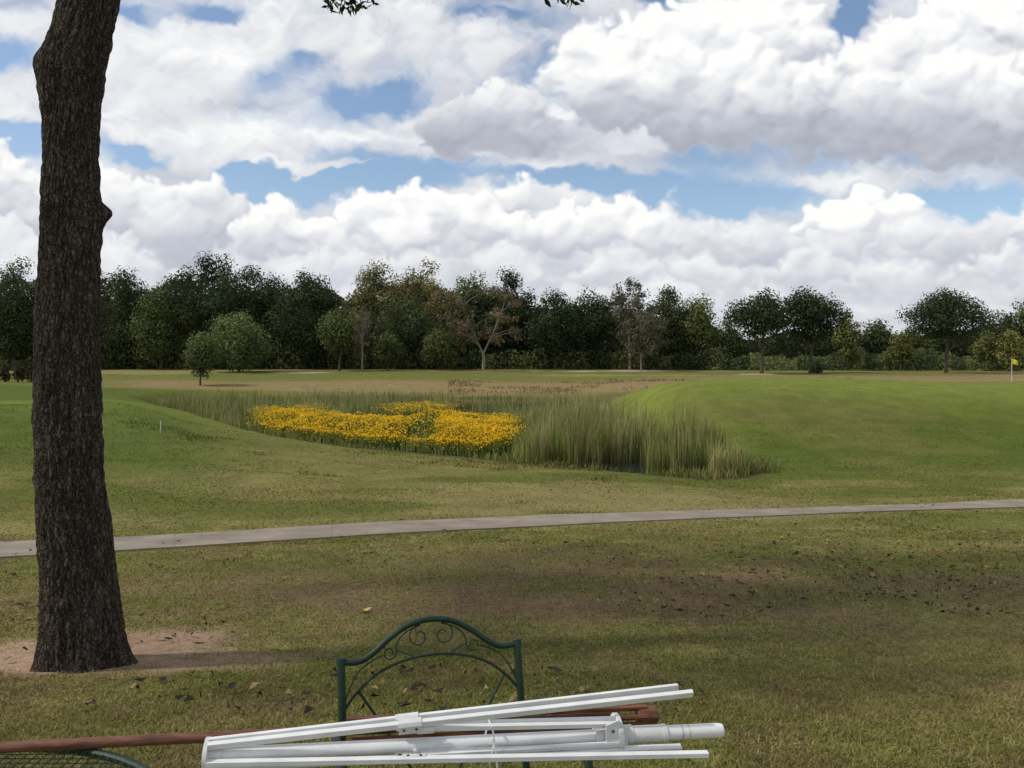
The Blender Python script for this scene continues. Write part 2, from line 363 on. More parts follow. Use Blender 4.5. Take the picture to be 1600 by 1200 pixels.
tag(blades('meadow_grass', X, Y, zfun(X, Y)-.01, rng.uniform(.012, .04, n)*(.6+vnoise(X*.6, Y*.4, 8))*(1+4*tuft), .01+.001*Y, rng.uniform(.5, 1.6, n), c*.98, c*1.2, M['grass']), 'mown grass between the cart path and the pond', 'grass', kind='stuff')

# reeds
def in_poly_pts(n, dmin, dmax):
    Y = 1/rng.uniform(1/dmax, 1/dmin, n); X = rng.uniform(-.46, .42, n)*Y
    return X, Y
X, Y = in_poly_pts(230000, 31, 104)
s = pond_sd(X, Y); c = colof(X, Y)
flow = (c > 375) & (c < 800) & (Y < 62)
water = ((Y > 80) & (Y < 97) & (c > 690) & (c < 930)) | ((Y < 36.8) & (c > 940) & (c < 1008)) | ((c > 1055) & (c < 1108) & (Y < 34.8)) | ((c > 856) & (c < 888) & (Y < 37.8))
pat = fbm(X*.42, Y*.24, 4, 61); pat2 = fbm(X*.8, Y*.45, 3, 62)
dens = np.where(flow, .22, 1.0)*(.05+.95*sstep(.38, .52, pat))
dens = np.where(Y > 62, .2+.6*sstep(.4, .55, pat), dens)
keep = (s < 1.8*(pat2-.5)) & ~water & (rng.random(len(X)) < dens*.42)
X, Y, s, c, pat, pat2 = X[keep], Y[keep], s[keep], c[keep], pat[keep], pat2[keep]; n = len(X)
hh = np.interp(c, [200, 790, 840, 900, 1060, 1110, 1150, 1190], [1.0, 1.05, 1.85, 2.4, 2.3, 1.8, 1.3, .8])
hh = np.where(Y > 60, np.where(c > 700, 1.2, 1.45), hh)
hh = hh*(.36+.70*rng.random(n)**.8)*(.3+1.35*pat2)*sstep(-.9, .6, -s+.1)**.5
straw = rng.random(n); bp_ = sstep(.57, .67, fbm(X*.6, Y*.5, 3, 163))
g0 = lin(.15, .175, .05)*rng.uniform(.6, 1.3, (n, 1))*(.5+1.0*pat[:, None])
g1 = np.where((straw < .22+.6*(pat2-.45)+.3*bp_)[:, None], lin(.44, .37, .18), lin(.27, .295, .085))*rng.uniform(.7, 1.3, (n, 1))
g0 = mixc(g0, lin(.21, .165, .075)*np.ones((n, 1)), bp_*.5)
fl = Y > 60; g1[fl] = g1[fl]*.7+lin(.27, .25, .11)*.3
tag(blades('reed_bed', X, Y, np.maximum(zfun(X, Y), ZW-.1), hh, (.020+.0006*Y), .02+.30*rng.random(n)**2, g0, g1, M['reed']), 'dense stand of tall green cattail reeds with straw tips filling the pond', 'reeds', kind='stuff')
# bank fringe
X, Y = in_poly_pts(170000, 29, 70); s = pond_sd(X, Y); c = colof(X, Y)
keep = (s > -.8) & (s < 1.4) & (rng.random(len(X)) < .45*(1-sstep(.0, 1.2, s+2.2*(fbm(X*.5, Y*.5, 2, 3)-.5)))+.01) & (c < 1290) & ~((c > 940) & (c < 1008) & (rng.random(len(X)) < .85))
X, Y = X[keep], Y[keep]; n = len(X)
g = np.where((rng.random(n) < .35)[:, None], STRAW*1.25, lin(.145, .17, .046))*rng.uniform(.7, 1.3, (n, 1))
tag(blades('bank_grass', X, Y, zfun(X, Y)-.02, rng.uniform(.1, .5, n)*(.3+1.4*fbm(X*.6, Y*.6, 2, 31)), .02+.0006*Y, rng.uniform(.1, .8, n), g*.85, g*1.2, M['reed']), 'rough unmown grass fringing the near edge of the pond', 'grass', kind='stuff')

# flowers
def flower_pts(n):
    Y = 1/rng.uniform(1/66, 1/39, n); c = rng.uniform(365, 840, n); X = (c-800)/F*Y
    s = pond_sd(X, Y); nz = fbm(X*.6, Y*.42, 4, 91)
    main = (Y < 51)*(.08+.92*sstep(.37, .52, nz+.1*sstep(640, 450, c)))
    p1 = np.exp(-((c-452)/52)**4-((Y-55)/4.5)**4); p2 = np.exp(-((c-655)/52)**4-((Y-60.5)/3.2)**4)
    k = (s < -.2) & (rng.random(n) < np.clip(main*sstep(365, 410, c)*(1-sstep(760, 830, c))+(p1+p2)*(.3+.7*sstep(.36, .5, nz)), 0, 1))
    return X[k], Y[k], s[k]
X, Y, s = flower_pts(100000); n = len(X)
ht = (.8+.8*fbm(X*.8, Y*.6, 3, 17))*(.45+.55*sstep(-.2, 2.4, -s)); hz = ht*(1-.8*rng.random(n)**2.4)
ctr = np.stack([X, Y, ZW+.12+hz], 1)
nor = rng.normal(0, .5, (n, 3)); nor[:, 2] += .7; nor[:, 1] -= .6; nor /= np.linalg.norm(nor, axis=1)[:, None]
ta = np.cross(nor, np.array([1., .2, .1])); ta /= np.linalg.norm(ta, axis=1)[:, None]; tb = np.cross(nor, ta)
rad = rng.uniform(.018, .044, n); K = 8
V = np.zeros((n, K, 3)); ph = rng.uniform(0, 6.28, n)
for k in range(K):
    a = ph+k*2*math.pi/K; rr = rad*(1.15 if k % 2 == 0 else .72)
    V[:, k] = ctr+ta*(np.cos(a)*rr)[:, None]+tb*(np.sin(a)*rr)[:, None]
col = np.repeat(lin(.86, .51, .016)*rng.uniform(.74, 1.12, (n, 1)), K, axis=0)
tag(link('yellow_flowers', raw_mesh('yellow_flowers', V, np.arange(n*K), np.arange(n)*K, col), M['petal']), 'drift of bright yellow daisy flowers blooming in front of the reeds', 'flowers', kind='stuff')
k = rng.random(n) < .34; Xs, Ys = X[k]+rng.normal(0, .07, k.sum()), Y[k]; n2_ = len(Xs)
g = lin(.11, .15, .036)*rng.uniform(.6, 1.5, (n2_, 1))
tag(blades('flower_stems', Xs, Ys, np.full(n2_, ZW-.02), ht[k]+.05, np.full(n2_, .055), rng.uniform(.05, .3, n2_), g*.8, g*1.25, M['reed']), 'leafy green stems below the yellow flowers', 'stems', kind='stuff')

# fallen leaves
n = 8000
Y = np.exp(rng.uniform(math.log(4.8), math.log(26), n)); X = rng.uniform(-.68, .68, n)*Y
keep = (rng.random(n) < .22+.78*sstep(-1, 5, X)) & (rng.random(n) < np.where(Y > 15, .35, 1)) & (fbm(X*.5, Y*.4, 3, 55) > .43) & (pond_sd(X, Y) > 2); X, Y = X[keep], Y[keep]; n = len(X)
V = np.zeros((n, 4, 3)); th = rng.uniform(0, 6.28, n); sz = (.011+.034*rng.random(n)**3)*(1+.02*Y); Z = zfun(X, Y)+np.where(on_path(X, Y), .045, .026)
for k in range(4):
    a = th+k*math.pi/2+rng.uniform(-.3, .3, n); rr = sz*(1.2 if k % 2 == 0 else .6)
    V[:, k] = np.stack([X+np.cos(a)*rr, Y+np.sin(a)*rr, Z+rng.uniform(0, .04, n)], 1)
col = np.repeat(np.where((rng.random(n) < .8)[:, None], lin(.045, .032, .02), lin(.25, .17, .085))*rng.uniform(.6, 1.4, (n, 1)), 4, axis=0)
tag(link('leaf_litter', raw_mesh('leaf_litter', V, np.arange(n*4), np.arange(n)*4, col), M['litter']), 'scattered curled brown leaves lying on the lawn', 'fallen leaves', kind='stuff')
lp = Vector(((570-800)/F*8.6, 8.6, 0)); lp.z = zs(lp.x, lp.y)+.02
yl = MB(); yl.add([lp+Vector(v) for v in ((-.075, 0, .012), (-.03, -.05, .03), (.03, -.045, .012), (.08, 0, .04), (.03, .05, .02), (-.03, .045, .0), (0, 0, .004))], [(0, 1, 6), (1, 2, 6), (2, 3, 6), (3, 4, 6), (4, 5, 6), (5, 0, 6)])
tag(yl.build('fallen_leaf', mat('yellow_leaf', (.42, .34, .05), scale=30, var=.3)), 'large yellow fallen leaf on the brown shaded lawn', 'leaf')

# ------------------------------------------------------------------ foliage
def leaf_cards(centers, crad, n, size, base, seed, flat=1., elong=1.6, cvar=.3, nz=.32):
    r = np.random.default_rng(seed); pr = crad**2/np.sum(crad**2); k = r.choice(len(centers), n, p=pr)
    d = r.normal(0, 1, (n, 3)); d /= np.linalg.norm(d, axis=1)[:, None]
    rr = crad[k]*(r.random(n)**.36)*r.uniform(.8, 1.08, n)
    P = centers[k]+d*rr[:, None]*np.array([1, 1, flat])
    nor = d*.9+r.normal(0, nz, (n, 3)); nor[:, 2] += .25; nor /= np.linalg.norm(nor, axis=1)[:, None]
    ta = np.cross(nor, r.normal(0, 1, (n, 3))); ta /= np.linalg.norm(ta, axis=1)[:, None]; tb = np.cross(nor, ta)
    sz = size*r.uniform(.55, 1.3, n)
    V = np.stack([P-ta*(sz*elong/2)[:, None], P+tb*(sz/2)[:, None], P+ta*(sz*elong/2)[:, None], P-tb*(sz/2)[:, None]], 1)
    cl = r.uniform(1-cvar, 1+cvar, len(centers))
    c = np.asarray(base)[None, :]*(cl[k]*r.uniform(.86, 1.14, n))[:, None]
    return P, V, c
def cards_mesh(name, V, c):
    n = len(V); return raw_mesh(name, V, np.arange(n*4), np.arange(n)*4, np.repeat(c, 4, axis=0))
KIND = {'dark': (.068, .083, .035), 'oak': (.050, .066, .03), 'mid': (.108, .125, .045), 'olive': (.175, .168, .068), 'light': (.17, .185, .06),
        'round': (.13, .158, .058), 'brown': (.185, .135, .07), 'grey': (.125, .125, .078), 'shrub': (.065, .065, .032)}
tid = [0]
def far_tree(name, px, top, wpx, base, d, kind, label, low=.14, dens=1.0, cat='tree', group=None):
    tid[0] += 1; seed = 500+tid[0]; r = np.random.default_rng(seed)
    X = (px-800)/F*d; z0 = zs(X, d); H = CH+(HY-top)/F*d-z0; w = wpx/F*d
    root = empty(name, (X, d, z0)); tag(root, label, cat, group)
    sparse = kind in ('brown', 'grey')
    zc = H*(1+low)/2; rz = H*(1-low)/2; rx = w/2
    K = int(34+w*2.2)
    g = r.normal(0, 1, (K, 3)); g /= np.linalg.norm(g, axis=1)[:, None]
    cr = r.uniform(.14, .28, K)*min(w, 2*rz)*(.5 if sparse else 1); cr = np.clip(cr, .25, 2.7)
    q = r.random(K)**.33
    cen = np.stack([g[:, 0]*np.maximum(rx-cr*.85, .1)*q, g[:, 1]*np.maximum(rx-cr*.85, .1)*q, zc+g[:, 2]*np.maximum(rz-cr*.8, .1)*q], 1)
    if kind == 'brown':                         # wide V with two lobes
        sgn = np.where(r.random(K) < .5, -1, 1); hz_ = r.random(K)
        cen[:, 0] = sgn*(w*.12+w*.24*hz_)+r.normal(0, .09, K)*w; cen[:, 2] = H*(.34+.60*hz_)+r.normal(0, .06, K)*H
        cen[:, 2] = np.minimum(cen[:, 2], H-cr*.8); cen[:, 1] *= .6
    lowm = cen[:, 2] < zc; cen[lowm, 0] *= 1.15
    cen[:, 0] += (cen[:, 2]/H)*r.normal(0, .05)*w
    if kind != 'brown': cen[0] = (r.uniform(-.1, .1)*w, 0, H-cr[0]*.85)
    mb = MB(); bark = M['pale_bark'] if sparse else M['far_bark']; tr = max(.12, H*(.012 if sparse else .016))
    fk = max(.4, H*max(.2, low+.05)); sway = r.uniform(-.03, .03)*H
    if kind == 'brown':
        fk = H*.22; tr *= 1.4; sway = 0
        mb.tube([(0, 0, -.3), (.1, 0, fk*.6), (0, 0, fk)], [tr*1.3, tr, tr*.9], 7)
        for sg in (-1, 1): mb.tube(spline([(0, 0, fk*.9), (sg*w*.10, 0, H*.42), (sg*w*.20, 0, H*.66), (sg*w*.27, 0, H*.9)], 3), [tr*.75-.062*tr*i for i in range(10)], 6)
    else:
        mb.tube([(0, 0, -.3), (sway*.3, 0, fk*.6), (sway, 0, fk), (sway*1.5, 0, H*.62), (sway*1.2, 0, H*.88)], [tr*1.35, tr, tr*.85, tr*.45, tr*.1], 7)
    for i in range(min(K, 26 if kind == 'brown' else 18 if sparse else 7)):
        c = cen[i]
        if kind == 'brown':
            u = min(.85, max(.3, c[2]/H-.12)); zb = H*u; ox = math.copysign(w*np.interp(u, [.2, .42, .66, .9], [0, .10, .20, .27]), c[0])
        else:
            zb = min(fk+max(0, c[2]-fk)*.25*r.random(), H*.6); ox = sway
        mid_ = (ox+(c[0]-ox)*.5, c[1]*.45, zb+(c[2]-zb)*.55+.02*H)
        mb.tube([(ox, 0, zb), mid_, tuple(c)], [tr*(.32 if kind == 'brown' else .5), tr*.25, tr*.07], 5)
        if sparse:
            for qq in range(6):
                e = c+r.normal(0, 1, 3)*np.array([w*.09, w*.09, H*.06])+np.array([0, 0, H*.02]); e[2] = min(e[2], H)
                mm = (np.array(mid_)+c)/2 if qq % 2 else c
                mb.tube([tuple(mm), tuple((mm+e)/2+r.normal(0, .15, 3)), tuple(e)], [tr*.15, tr*.1, tr*.04], 4)
    mb.build('trunk', bark, root)
    area = wpx*(1-low)*H/d*F*.78
    n = int(min(area/4.4*4.0*dens*(.3 if sparse else 1), 19000)); n = max(n, 300)
    P, V, c = leaf_cards(cen, cr, n, d/F*2.6, KIND[kind], seed, flat=.85, elong=1.4, cvar=.36)
    c *= (.8+.35*np.clip(P[:, 2]/H, 0, 1))[:, None]  # lower leaves tinted darker, crown shade put into the colour
    hs = r.uniform(-.09, .09); c *= np.array([1+hs, 1, 1-hs])[None, :]*r.uniform(.85, 1.18)
    k = P[:, 2] > .1; V = V[k]; c = c[k]
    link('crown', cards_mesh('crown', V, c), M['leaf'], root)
    return root
T = far_tree
T('oak_tree', 22, 397, 130, 588, 158, 'dark', 'dark tree of the far wood at the left edge of the view', low=.0)
T('oak_tree', 112, 408, 120, 585, 166, 'dark', 'dark tree of the far wood mostly hidden behind the near trunk', low=.0)
T('oak_tree', 196, 411, 130, 582, 162, 'dark', 'dark tree of the far wood just right of the near trunk', low=-.04)
T('oak_tree', 252, 436, 115, 580, 158, 'mid', 'mid green tree left of the tallest dark broad tree in the far wood', low=-.04)
T('oak_tree', 322, 390, 178, 580, 164, 'oak', 'tallest dark broad tree of the far wood, above the small rounded fairway tree', low=-.04)
T('oak_tree', 405, 410, 125, 578, 168, 'dark', 'dark tree of the far wood directly behind the bushy round light green tree', low=-.04)
T('oak_tree', 478, 416, 132, 577, 161, 'oak', 'dark round topped tree of the far wood right of the bushy round tree', low=-.04)
T('willow_tree', 374, 480, 122, 576, 144, 'round', 'bushy rounded lighter green tree standing before the dark wood at left', low=-.08, dens=1.2)
T('young_tree', 313, 515, 66, 590, 112, 'mid', 'small rounded tree with a short trunk alone on the left fairway', low=.08, dens=1.4)
T('cottonwood_tree', 584, 402, 118, 577, 171, 'olive', 'pale olive tall tree behind the wood, left one of the olive pair', low=.05)
T('cottonwood_tree', 662, 400, 124, 577, 171, 'olive', 'yellowish olive tall tree behind the wood, right one of the olive pair', low=.05)
T('oak_tree', 640, 456, 145, 577, 162, 'dark', 'dark lower tree in front of the olive tall pair', low=-.04)
T('slender_tree', 530, 474, 88, 577, 150, 'mid', 'mid green open crowned tree with a slim trunk left of the thin grey tree', low=.22)
T('bare_tree', 566, 478, 50, 578, 148, 'grey', 'thin grey half bare tree in front of the olive trees', low=.35, dens=.8)
T('young_tree', 606, 513, 62, 576, 150, 'mid', 'small mid green tree at the wood edge left of the dying brown tree', low=.0)
T('oak_tree', 736, 420, 95, 577, 168, 'mid', 'mid green tree behind the left half of the dying brown tree', low=.0)
T('oak_tree', 800, 413, 125, 577, 166, 'oak', 'tall dark tree behind the right half of the dying brown tree', low=-.04)
T('dying_tree', 755, 445, 138, 577, 150, 'brown', 'broad dying tree with russet brown leaves on pale spreading limbs', low=.3, dens=1.2)
T('oak_tree', 690, 505, 84, 577, 152, 'mid', 'low mid green tree at the left foot of the brown tree', low=-.04)
T('oak_tree', 868, 447, 105, 577, 160, 'oak', 'dark tree with a thin trunk right of the brown tree', low=.05)
T('oak_tree', 922, 444, 100, 577, 163, 'dark', 'dark tree just left of the pale grey tree', low=.0)
T('bare_tree', 984, 431, 90, 578, 158, 'grey', 'tall grey green thinning tree rising above the middle of the wood', low=.35, dens=2.0)
T('bare_tree', 1002, 478, 95, 578, 150, 'grey', 'lower grey green fuzzy tree at the foot of the tall thinning one', low=.1, dens=2.0)
T('oak_tree', 1040, 440, 85, 577, 164, 'dark', 'dark tree just right of the pale grey tree', low=-.04)
T('oak_tree', 1090, 454, 85, 577, 163, 'mid', 'last tree of the main wood before the gap left of the oak pair', low=-.04)
T('oak_tree', 1138, 490, 65, 577, 172, 'mid', 'lower mid green tree filling the gap left of the oak pair', low=-.04)
T('oak_tree', 1190, 446, 118, 584, 138, 'oak', 'broad dark oak with bare trunk, left one of the oak pair', low=.28, dens=1.2)
T('oak_tree', 1266, 440, 116, 583, 142, 'oak', 'broad dark oak with bare trunk, right one of the oak pair', low=.26, dens=1.2)
T('young_tree', 1325, 482, 54, 578, 158, 'light', 'yellow green tree just right of the oak pair', low=.0)
T('oak_tree', 1372, 494, 90, 578, 170, 'dark', 'low dark tree between the oak pair and the single oak', low=-.04)
T('young_tree', 1407, 514, 44, 578, 156, 'light', 'small light green tree left of the single oak', low=.0)
T('oak_tree', 1478, 445, 148, 581, 142, 'oak', 'broad dark single oak with bare trunk near the right edge', low=.28, dens=1.2)
T('oak_tree', 1425, 506, 80, 578, 175, 'mid', 'low mid green tree behind the left side of the single oak', low=-.04)
T('oak_tree', 1562, 480, 70, 578, 168, 'dark', 'dark tree right of the single oak', low=-.04)
T('oak_tree', 1602, 464, 85, 578, 168, 'mid', 'mid green tree cut by the right edge of the view', low=-.04)
T('young_tree', 1538, 510, 50, 577, 156, 'light', 'small yellow green tree between the single oak and the yellow flag', low=.0)
T('young_tree', 1576, 513, 50, 577, 152, 'light', 'small light green tree directly above the yellow flag', low=.0)
for px_, tp, w_, lb in ((8, 566, 24, 'leftmost of three low bushes left of the near trunk'), (28, 563, 26, 'middle one of three low bushes left of the near trunk'), (49, 566, 24, 'rightmost of three low bushes beside the near trunk')):
    T('shrub', px_, tp, w_, 597, 114, 'shrub', lb, low=-.1, cat='bush', dens=1.2)
T('shrub', 1277, 563, 26, 580, 138, 'mid', 'low dark bush between the trunks of the oak pair and the yellow green tree', low=-.1, cat='bush', dens=1.2)

# the mass of wood behind
r = np.random.default_rng(3)
def wall_cards(n, y0, y1, c0, c1, topf, smin, smax, ny):
    Yw_ = r.uniform(y0, y1, n); cw = r.uniform(c0, c1, n); Xw_ = (cw-800)/F*Yw_
    P = np.stack([Xw_, Yw_, topf(cw, Yw_, Xw_)], 1)
    nor = r.normal(0, .55, (n, 3)); nor[:, 1] -= ny; nor[:, 2] += .2; nor /= np.linalg.norm(nor, axis=1)[:, None]
    ta = np.cross(nor, r.normal(0, 1, (n, 3))); ta /= np.linalg.norm(ta, axis=1)[:, None]; tb = np.cross(nor, ta); sz = r.uniform(smin, smax, n)
    return cw, P, np.stack([P-ta*sz[:, None]*.8, P+tb*sz[:, None]*.5, P+ta*sz[:, None]*.8, P-tb*sz[:, None]*.5], 1)
def wood_h(cw):
    ty = np.interp(cw, [-500, 0, 130, 250, 320, 390, 520, 550, 590, 670, 720, 800, 840, 960, 1090, 1130, 1320, 1600, 2100], [435, 432, 436, 440, 422, 436, 446, 470, 440, 440, 454, 440, 472, 470, 484, 516, 518, 504, 480])
    return ty+(fbm(cw*.03, cw*0+2.2, 4, 4)-.5)*46
def wood_top(cw, Yw_, Xw_):
    return .3+((HY-wood_h(cw))/F*Yw_+.3)*r.random(len(cw))**.85
cw, P, V1 = wall_cards(90000, 173, 196, -500, 2100, wood_top, .32, .7, .9)
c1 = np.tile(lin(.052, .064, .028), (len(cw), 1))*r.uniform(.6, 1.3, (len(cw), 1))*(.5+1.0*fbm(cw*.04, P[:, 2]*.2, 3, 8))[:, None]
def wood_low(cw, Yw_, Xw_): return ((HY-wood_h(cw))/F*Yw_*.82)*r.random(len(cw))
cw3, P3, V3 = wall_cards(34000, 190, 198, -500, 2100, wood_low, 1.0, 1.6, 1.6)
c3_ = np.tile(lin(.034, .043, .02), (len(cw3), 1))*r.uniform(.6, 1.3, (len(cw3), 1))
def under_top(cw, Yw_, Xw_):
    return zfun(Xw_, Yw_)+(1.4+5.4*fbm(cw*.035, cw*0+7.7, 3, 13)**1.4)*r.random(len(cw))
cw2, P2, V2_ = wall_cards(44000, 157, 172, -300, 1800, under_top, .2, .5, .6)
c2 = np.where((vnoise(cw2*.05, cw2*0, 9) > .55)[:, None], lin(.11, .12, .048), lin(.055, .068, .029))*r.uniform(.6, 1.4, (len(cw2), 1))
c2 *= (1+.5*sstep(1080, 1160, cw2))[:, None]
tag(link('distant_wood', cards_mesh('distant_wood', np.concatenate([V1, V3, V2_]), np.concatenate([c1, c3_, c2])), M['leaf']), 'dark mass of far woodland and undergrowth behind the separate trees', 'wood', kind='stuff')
# dry tufts on the tan field
n = 7000; Y = r.uniform(104, 122, n); cw = r.uniform(700, 1330, n); X = (cw-800)/F*Y
k = fbm(X*.12, Y*.3, 4, 29) > .55; X, Y = X[k], Y[k]; n = len(X); g = lin(.23, .18, .09)*r.uniform(.6, 1.3, (n, 1))
tag(blades('dry_grass', X, Y, zfun(X, Y)-.02, r.uniform(.1, .45, n), np.full(n, .1), r.uniform(.2, .9, n), g*.95, g*1.15, M['reed']), 'dry tan tussocks on the field beyond the pond', 'dry grass', kind='stuff')

# ------------------------------------------------------------------ near tree
TD = 6.5
out = [(1062, 50, 216), (1045, 57, 207), (1020, 61, 199), (950, 65, 189), (850, 62, 177), (750, 57, 163), (650, 53, 157), (500, 57, 155), (400, 62, 156), (345, 65, 158), (305, 66, 157), (240, 67, 153), (190, 66, 155), (150, 61, 159), (120, 60, 164), (100, 62, 167), (80, 70, 171), (50, 81, 177), (0, 92, 186), (-80, 108, 205), (-180, 135, 240), (-260, 160, 272)]
tb_ = zs((133-800)/F*TD, TD)
zz = np.array([CH+(HY-y)/F*TD for y, a, b_ in out]); cx = np.array([((a+b_)/2-800)/F*TD for y, a, b_ in out]); rw = np.array([(b_-a)/2/F*TD*.92 for y, a, b_ in out])
org = Vector((float(cx[1]), TD, tb_))
zr = np.linspace(zz[0]-.15, zz[-1], 460); SEG = 200; kz = CH+(HY-328)/F*TD
V = []; cl = []
for z in zr:
    x0 = np.interp(z, zz, cx); r0 = np.interp(z, zz, rw)-.002
    for k in range(SEG):
        th = 2*math.pi*k/SEG; ct, st = math.cos(th), math.sin(th)
        q = Vector((ct*r0*21, st*r0*21, z*3.6)); q2 = Vector((ct*r0*46, st*r0*46, z*14))
        a = abs(mnoise.noise(q)); b2 = abs(mnoise.noise(q*2.1+Vector((3, 1, 7)))); c3 = mnoise.noise(q2)
        ridge = min(1, (a*1.6)*.5+(b2*1.6)*.5)
        rr = r0*(1+.035*mnoise.noise(Vector((ct*1.3, st*1.3, z*1.3))))+(ridge-.45)*.024+c3*.009
        fl = max(0, 1-(z-tb_)/.3); rr += fl*fl*.045*(math.sin(th*5+1)+.4)
        tt = (th-.33+math.pi) % (2*math.pi)-math.pi
        rr += .085*math.exp(-(tt/.34)**2-((z-kz)/(.05 if z > kz else .10))**2)
        tl = (th-.33) % (2*math.pi)-math.pi
        rr += .03*math.exp(-(tl/.5)**2-((z-(kz+1.13))/.10)**2)
        V.append((x0+ct*rr, TD+st*rr, z))
        li = max(0, mnoise.noise(Vector((ct*2.2+4, st*2.2, z*1.6)))+.06)
        s0 = .55+1.2*ridge
        cl.append((np.array((.088, .070, .053))*s0*(1-li*.5)+np.array((.165, .148, .122))*s0*li*.5)*(1.0+.15*c3))
V = np.array(V); nr_ = len(zr); V -= np.array(org)[None, :]
ii = np.arange(nr_-1)[:, None]*SEG; kk = np.arange(SEG)[None, :]; k2 = (kk+1) % SEG
loops = np.stack([(ii+kk), (ii+k2), (ii+SEG+k2), (ii+SEG+kk)], 2).ravel()
root = empty('shade_tree', org); tag(root, 'big near tree with dark furrowed bark trunk at the left, its crown above the view', 'tree')
link('trunk', raw_mesh('trunk', V, loops, np.arange((nr_-1)*SEG)*4, np.array(cl), True), M['bark'], root)
def rel(p): return Vector(p)-org
top = Vector((float(cx[-1]), TD, float(zz[-1])))
ends = [(-8.6, 10.6, 10.0), (-4.0, 11.2, 10.4), (-2.0, 8.0, 9.4), (-9.4, 7.0, 9.6), (-6.0, 6.0, 9.9), (-5.4, 8.5, 12.0), (-8.0, 4.5, 9.8), (-1.3, 6.25, 6.1), (.9, 6.3, 6.6)]
lb = MB()
for e in ends:
    e = Vector(e); m_ = top.lerp(e, .5)+Vector((random.uniform(-.2, .2), random.uniform(-.2, .2), .75))
    lb.tube([rel(p) for p in spline([top-Vector((0, 0, .3)), top.lerp(m_, .5)+Vector((0, 0, .25)), m_, e], 5)], [.17-.0092*i for i in range(16)], 9)
lb.build('limb', M['far_bark'], root)
r = np.random.default_rng(8)
cen = []
for e in ends[:7]:
    for _ in range(7): cen.append(np.array(e)+r.normal(0, 1, 3)*np.array([1.4, 1.2, .8]))
for _ in range(46): cen.append(np.array([-6.4, 8.0, 10.4])+r.normal(0, 1, 3)*np.array([2.8, 2.0, 1.0]))  # unseen crown, placed and spread so its shade lands on the lawn
cen = np.array(cen); P, V, c = leaf_cards(cen, r.uniform(.7, 1.3, len(cen)), 10000, .12, (.05, .075, .022), 99, elong=2.2, nz=.6)
y_ = HY-(P[:, 2]-CH)/np.maximum(P[:, 1], .1)*F
ok = (y_ < -50) | (P[:, 1] < .2); V = V[ok]-np.array(org)[None, None, :]; c = c[ok]
link('crown', cards_mesh('crown', V, c), M['leaf'], root)
for start, tips, seedv in (((-1.3, 6.25, 6.1), [(512, 14), (530, 22), (548, 26), (566, 14), (584, 8), (538, 8), (556, 12)], 1), ((.55, 6.3, 6.4), [(848, -1), (872, 5), (893, 8), (905, 0), (882, -4)], 2)):
    tw = MB(); Vl = []; r = np.random.default_rng(seedv)
    ctr = pt(sum(t[0] for t in tips)/len(tips), -60, 6.1)
    tw.tube([rel(p) for p in spline([start, Vector(start).lerp(ctr, .5)+Vector((.1, 0, 0)), ctr], 4)], .012, 6)
    for tx, ty in tips:
        e = pt(tx, ty, 6.1+r.uniform(-.15, .15)); pts = spline([ctr, ctr.lerp(e, .5)+Vector((0, 0, .03)), e], 4)
        tw.tube([rel(p) for p in pts], .004, 5)
        for q in range(17):
            t = r.uniform(.5, 1.0); p = ctr.lerp(e, t)
            ax = Vector(r.normal(0, 1, 3)).normalized(); ax.z -= .3; ax.normalize(); sd = ax.cross(Vector(r.normal(0, 1, 3))).normalized(); ln = r.uniform(.05, .095)
            Vl.append([rel(p), rel(p+ax*ln*.5+sd*ln*.2), rel(p+ax*ln), rel(p+ax*ln*.5-sd*ln*.2)])
    to = tw.build('hanging_twig', M['far_bark'], root)
    Vl = np.array([[tuple(v) for v in q] for q in Vl]); link('leaves', cards_mesh('leaves', Vl, np.tile(lin(.03, .042, .016), (len(Vl), 1))*r.uniform(.6, 1.4, (len(Vl), 1))), M['leaf'], to)

# ------------------------------------------------------------------ flag and stake
fx, fy = (1581-800)/F*76, 76.0; fz = zs(fx, fy)
root = tag(empty('golf_flag', (fx, fy, fz)), 'small yellow flag on a thin white pole on the raised green', 'flag')
b_ = MB(); b_.tube([(0, 0, -.1), (0, 0, 2.15)], .022, 8); b_.build('pole', M['white_paint'], root)
b_ = MB(); vs = []
for i in range(9):
    u = i/8
    for k in range(4):
        v = k/3; vs.append((.02+u*.56, .05*math.sin(u*7+v), 2.13-v*.5*(1-.2*u)-.22*u*u))
b_.add(vs, [(i*4+k, i*4+k+1, i*4+k+5, i*4+k+4) for i in range(8) for k in range(3)]); b_.build('flag', M['flag'], root)
sx, sy = (251-800)/F*39, 39.0
b_ = MB(); b_.tube([(0, 0, -.1), (0, 0, .5), (0, 0, .55), (0, 0, .56)], [.028, .028, .024, .01], 10)
tag(b_.build('marker_stake', mat('weathered_white', (.55, .55, .5), scale=20), loc=(sx, sy, zs(sx, sy))), 'short thin white marker stake on the left bank', 'stake')

# ------------------------------------------------------------------ chair
BL, BR = Vector((-.453, 2.17, 0)), Vector((.0145, 2.32, 0)); BC = (BL+BR)/2
ac = (BR-BL).normalized(); fw = Vector((ac.y, -ac.x, 0)); GZ = zs(BC.x, BC.y)
root = tag(empty('patio_chair', (BC.x, BC.y, GZ)), 'dark green metal patio chair with an arched scrollwork back', 'chair')
def cp(s, t, f=None):
    if f is None: f = .24*(.862-t) if t > .42 else .106-(.42-t)*.3
    return ac*s+fw*f+Vector((0, 0, t))
def cpl(l): return [cp(*p) for p in l]
b_ = MB()
b_.tube(cpl([(-.262, 0)]+[(-.25, .42), (-.246, .60), (-.245, .862)]), .0105, 12); b_.tube(cpl([(.262, 0), (.25, .42), (.246, .60), (.245, .862)]), .0105, 12)
half = [(-.252, .868), (-.225, .859), (-.19, .861), (-.155, .88), (-.115, .909), (-.06, .938), (0, .947)]
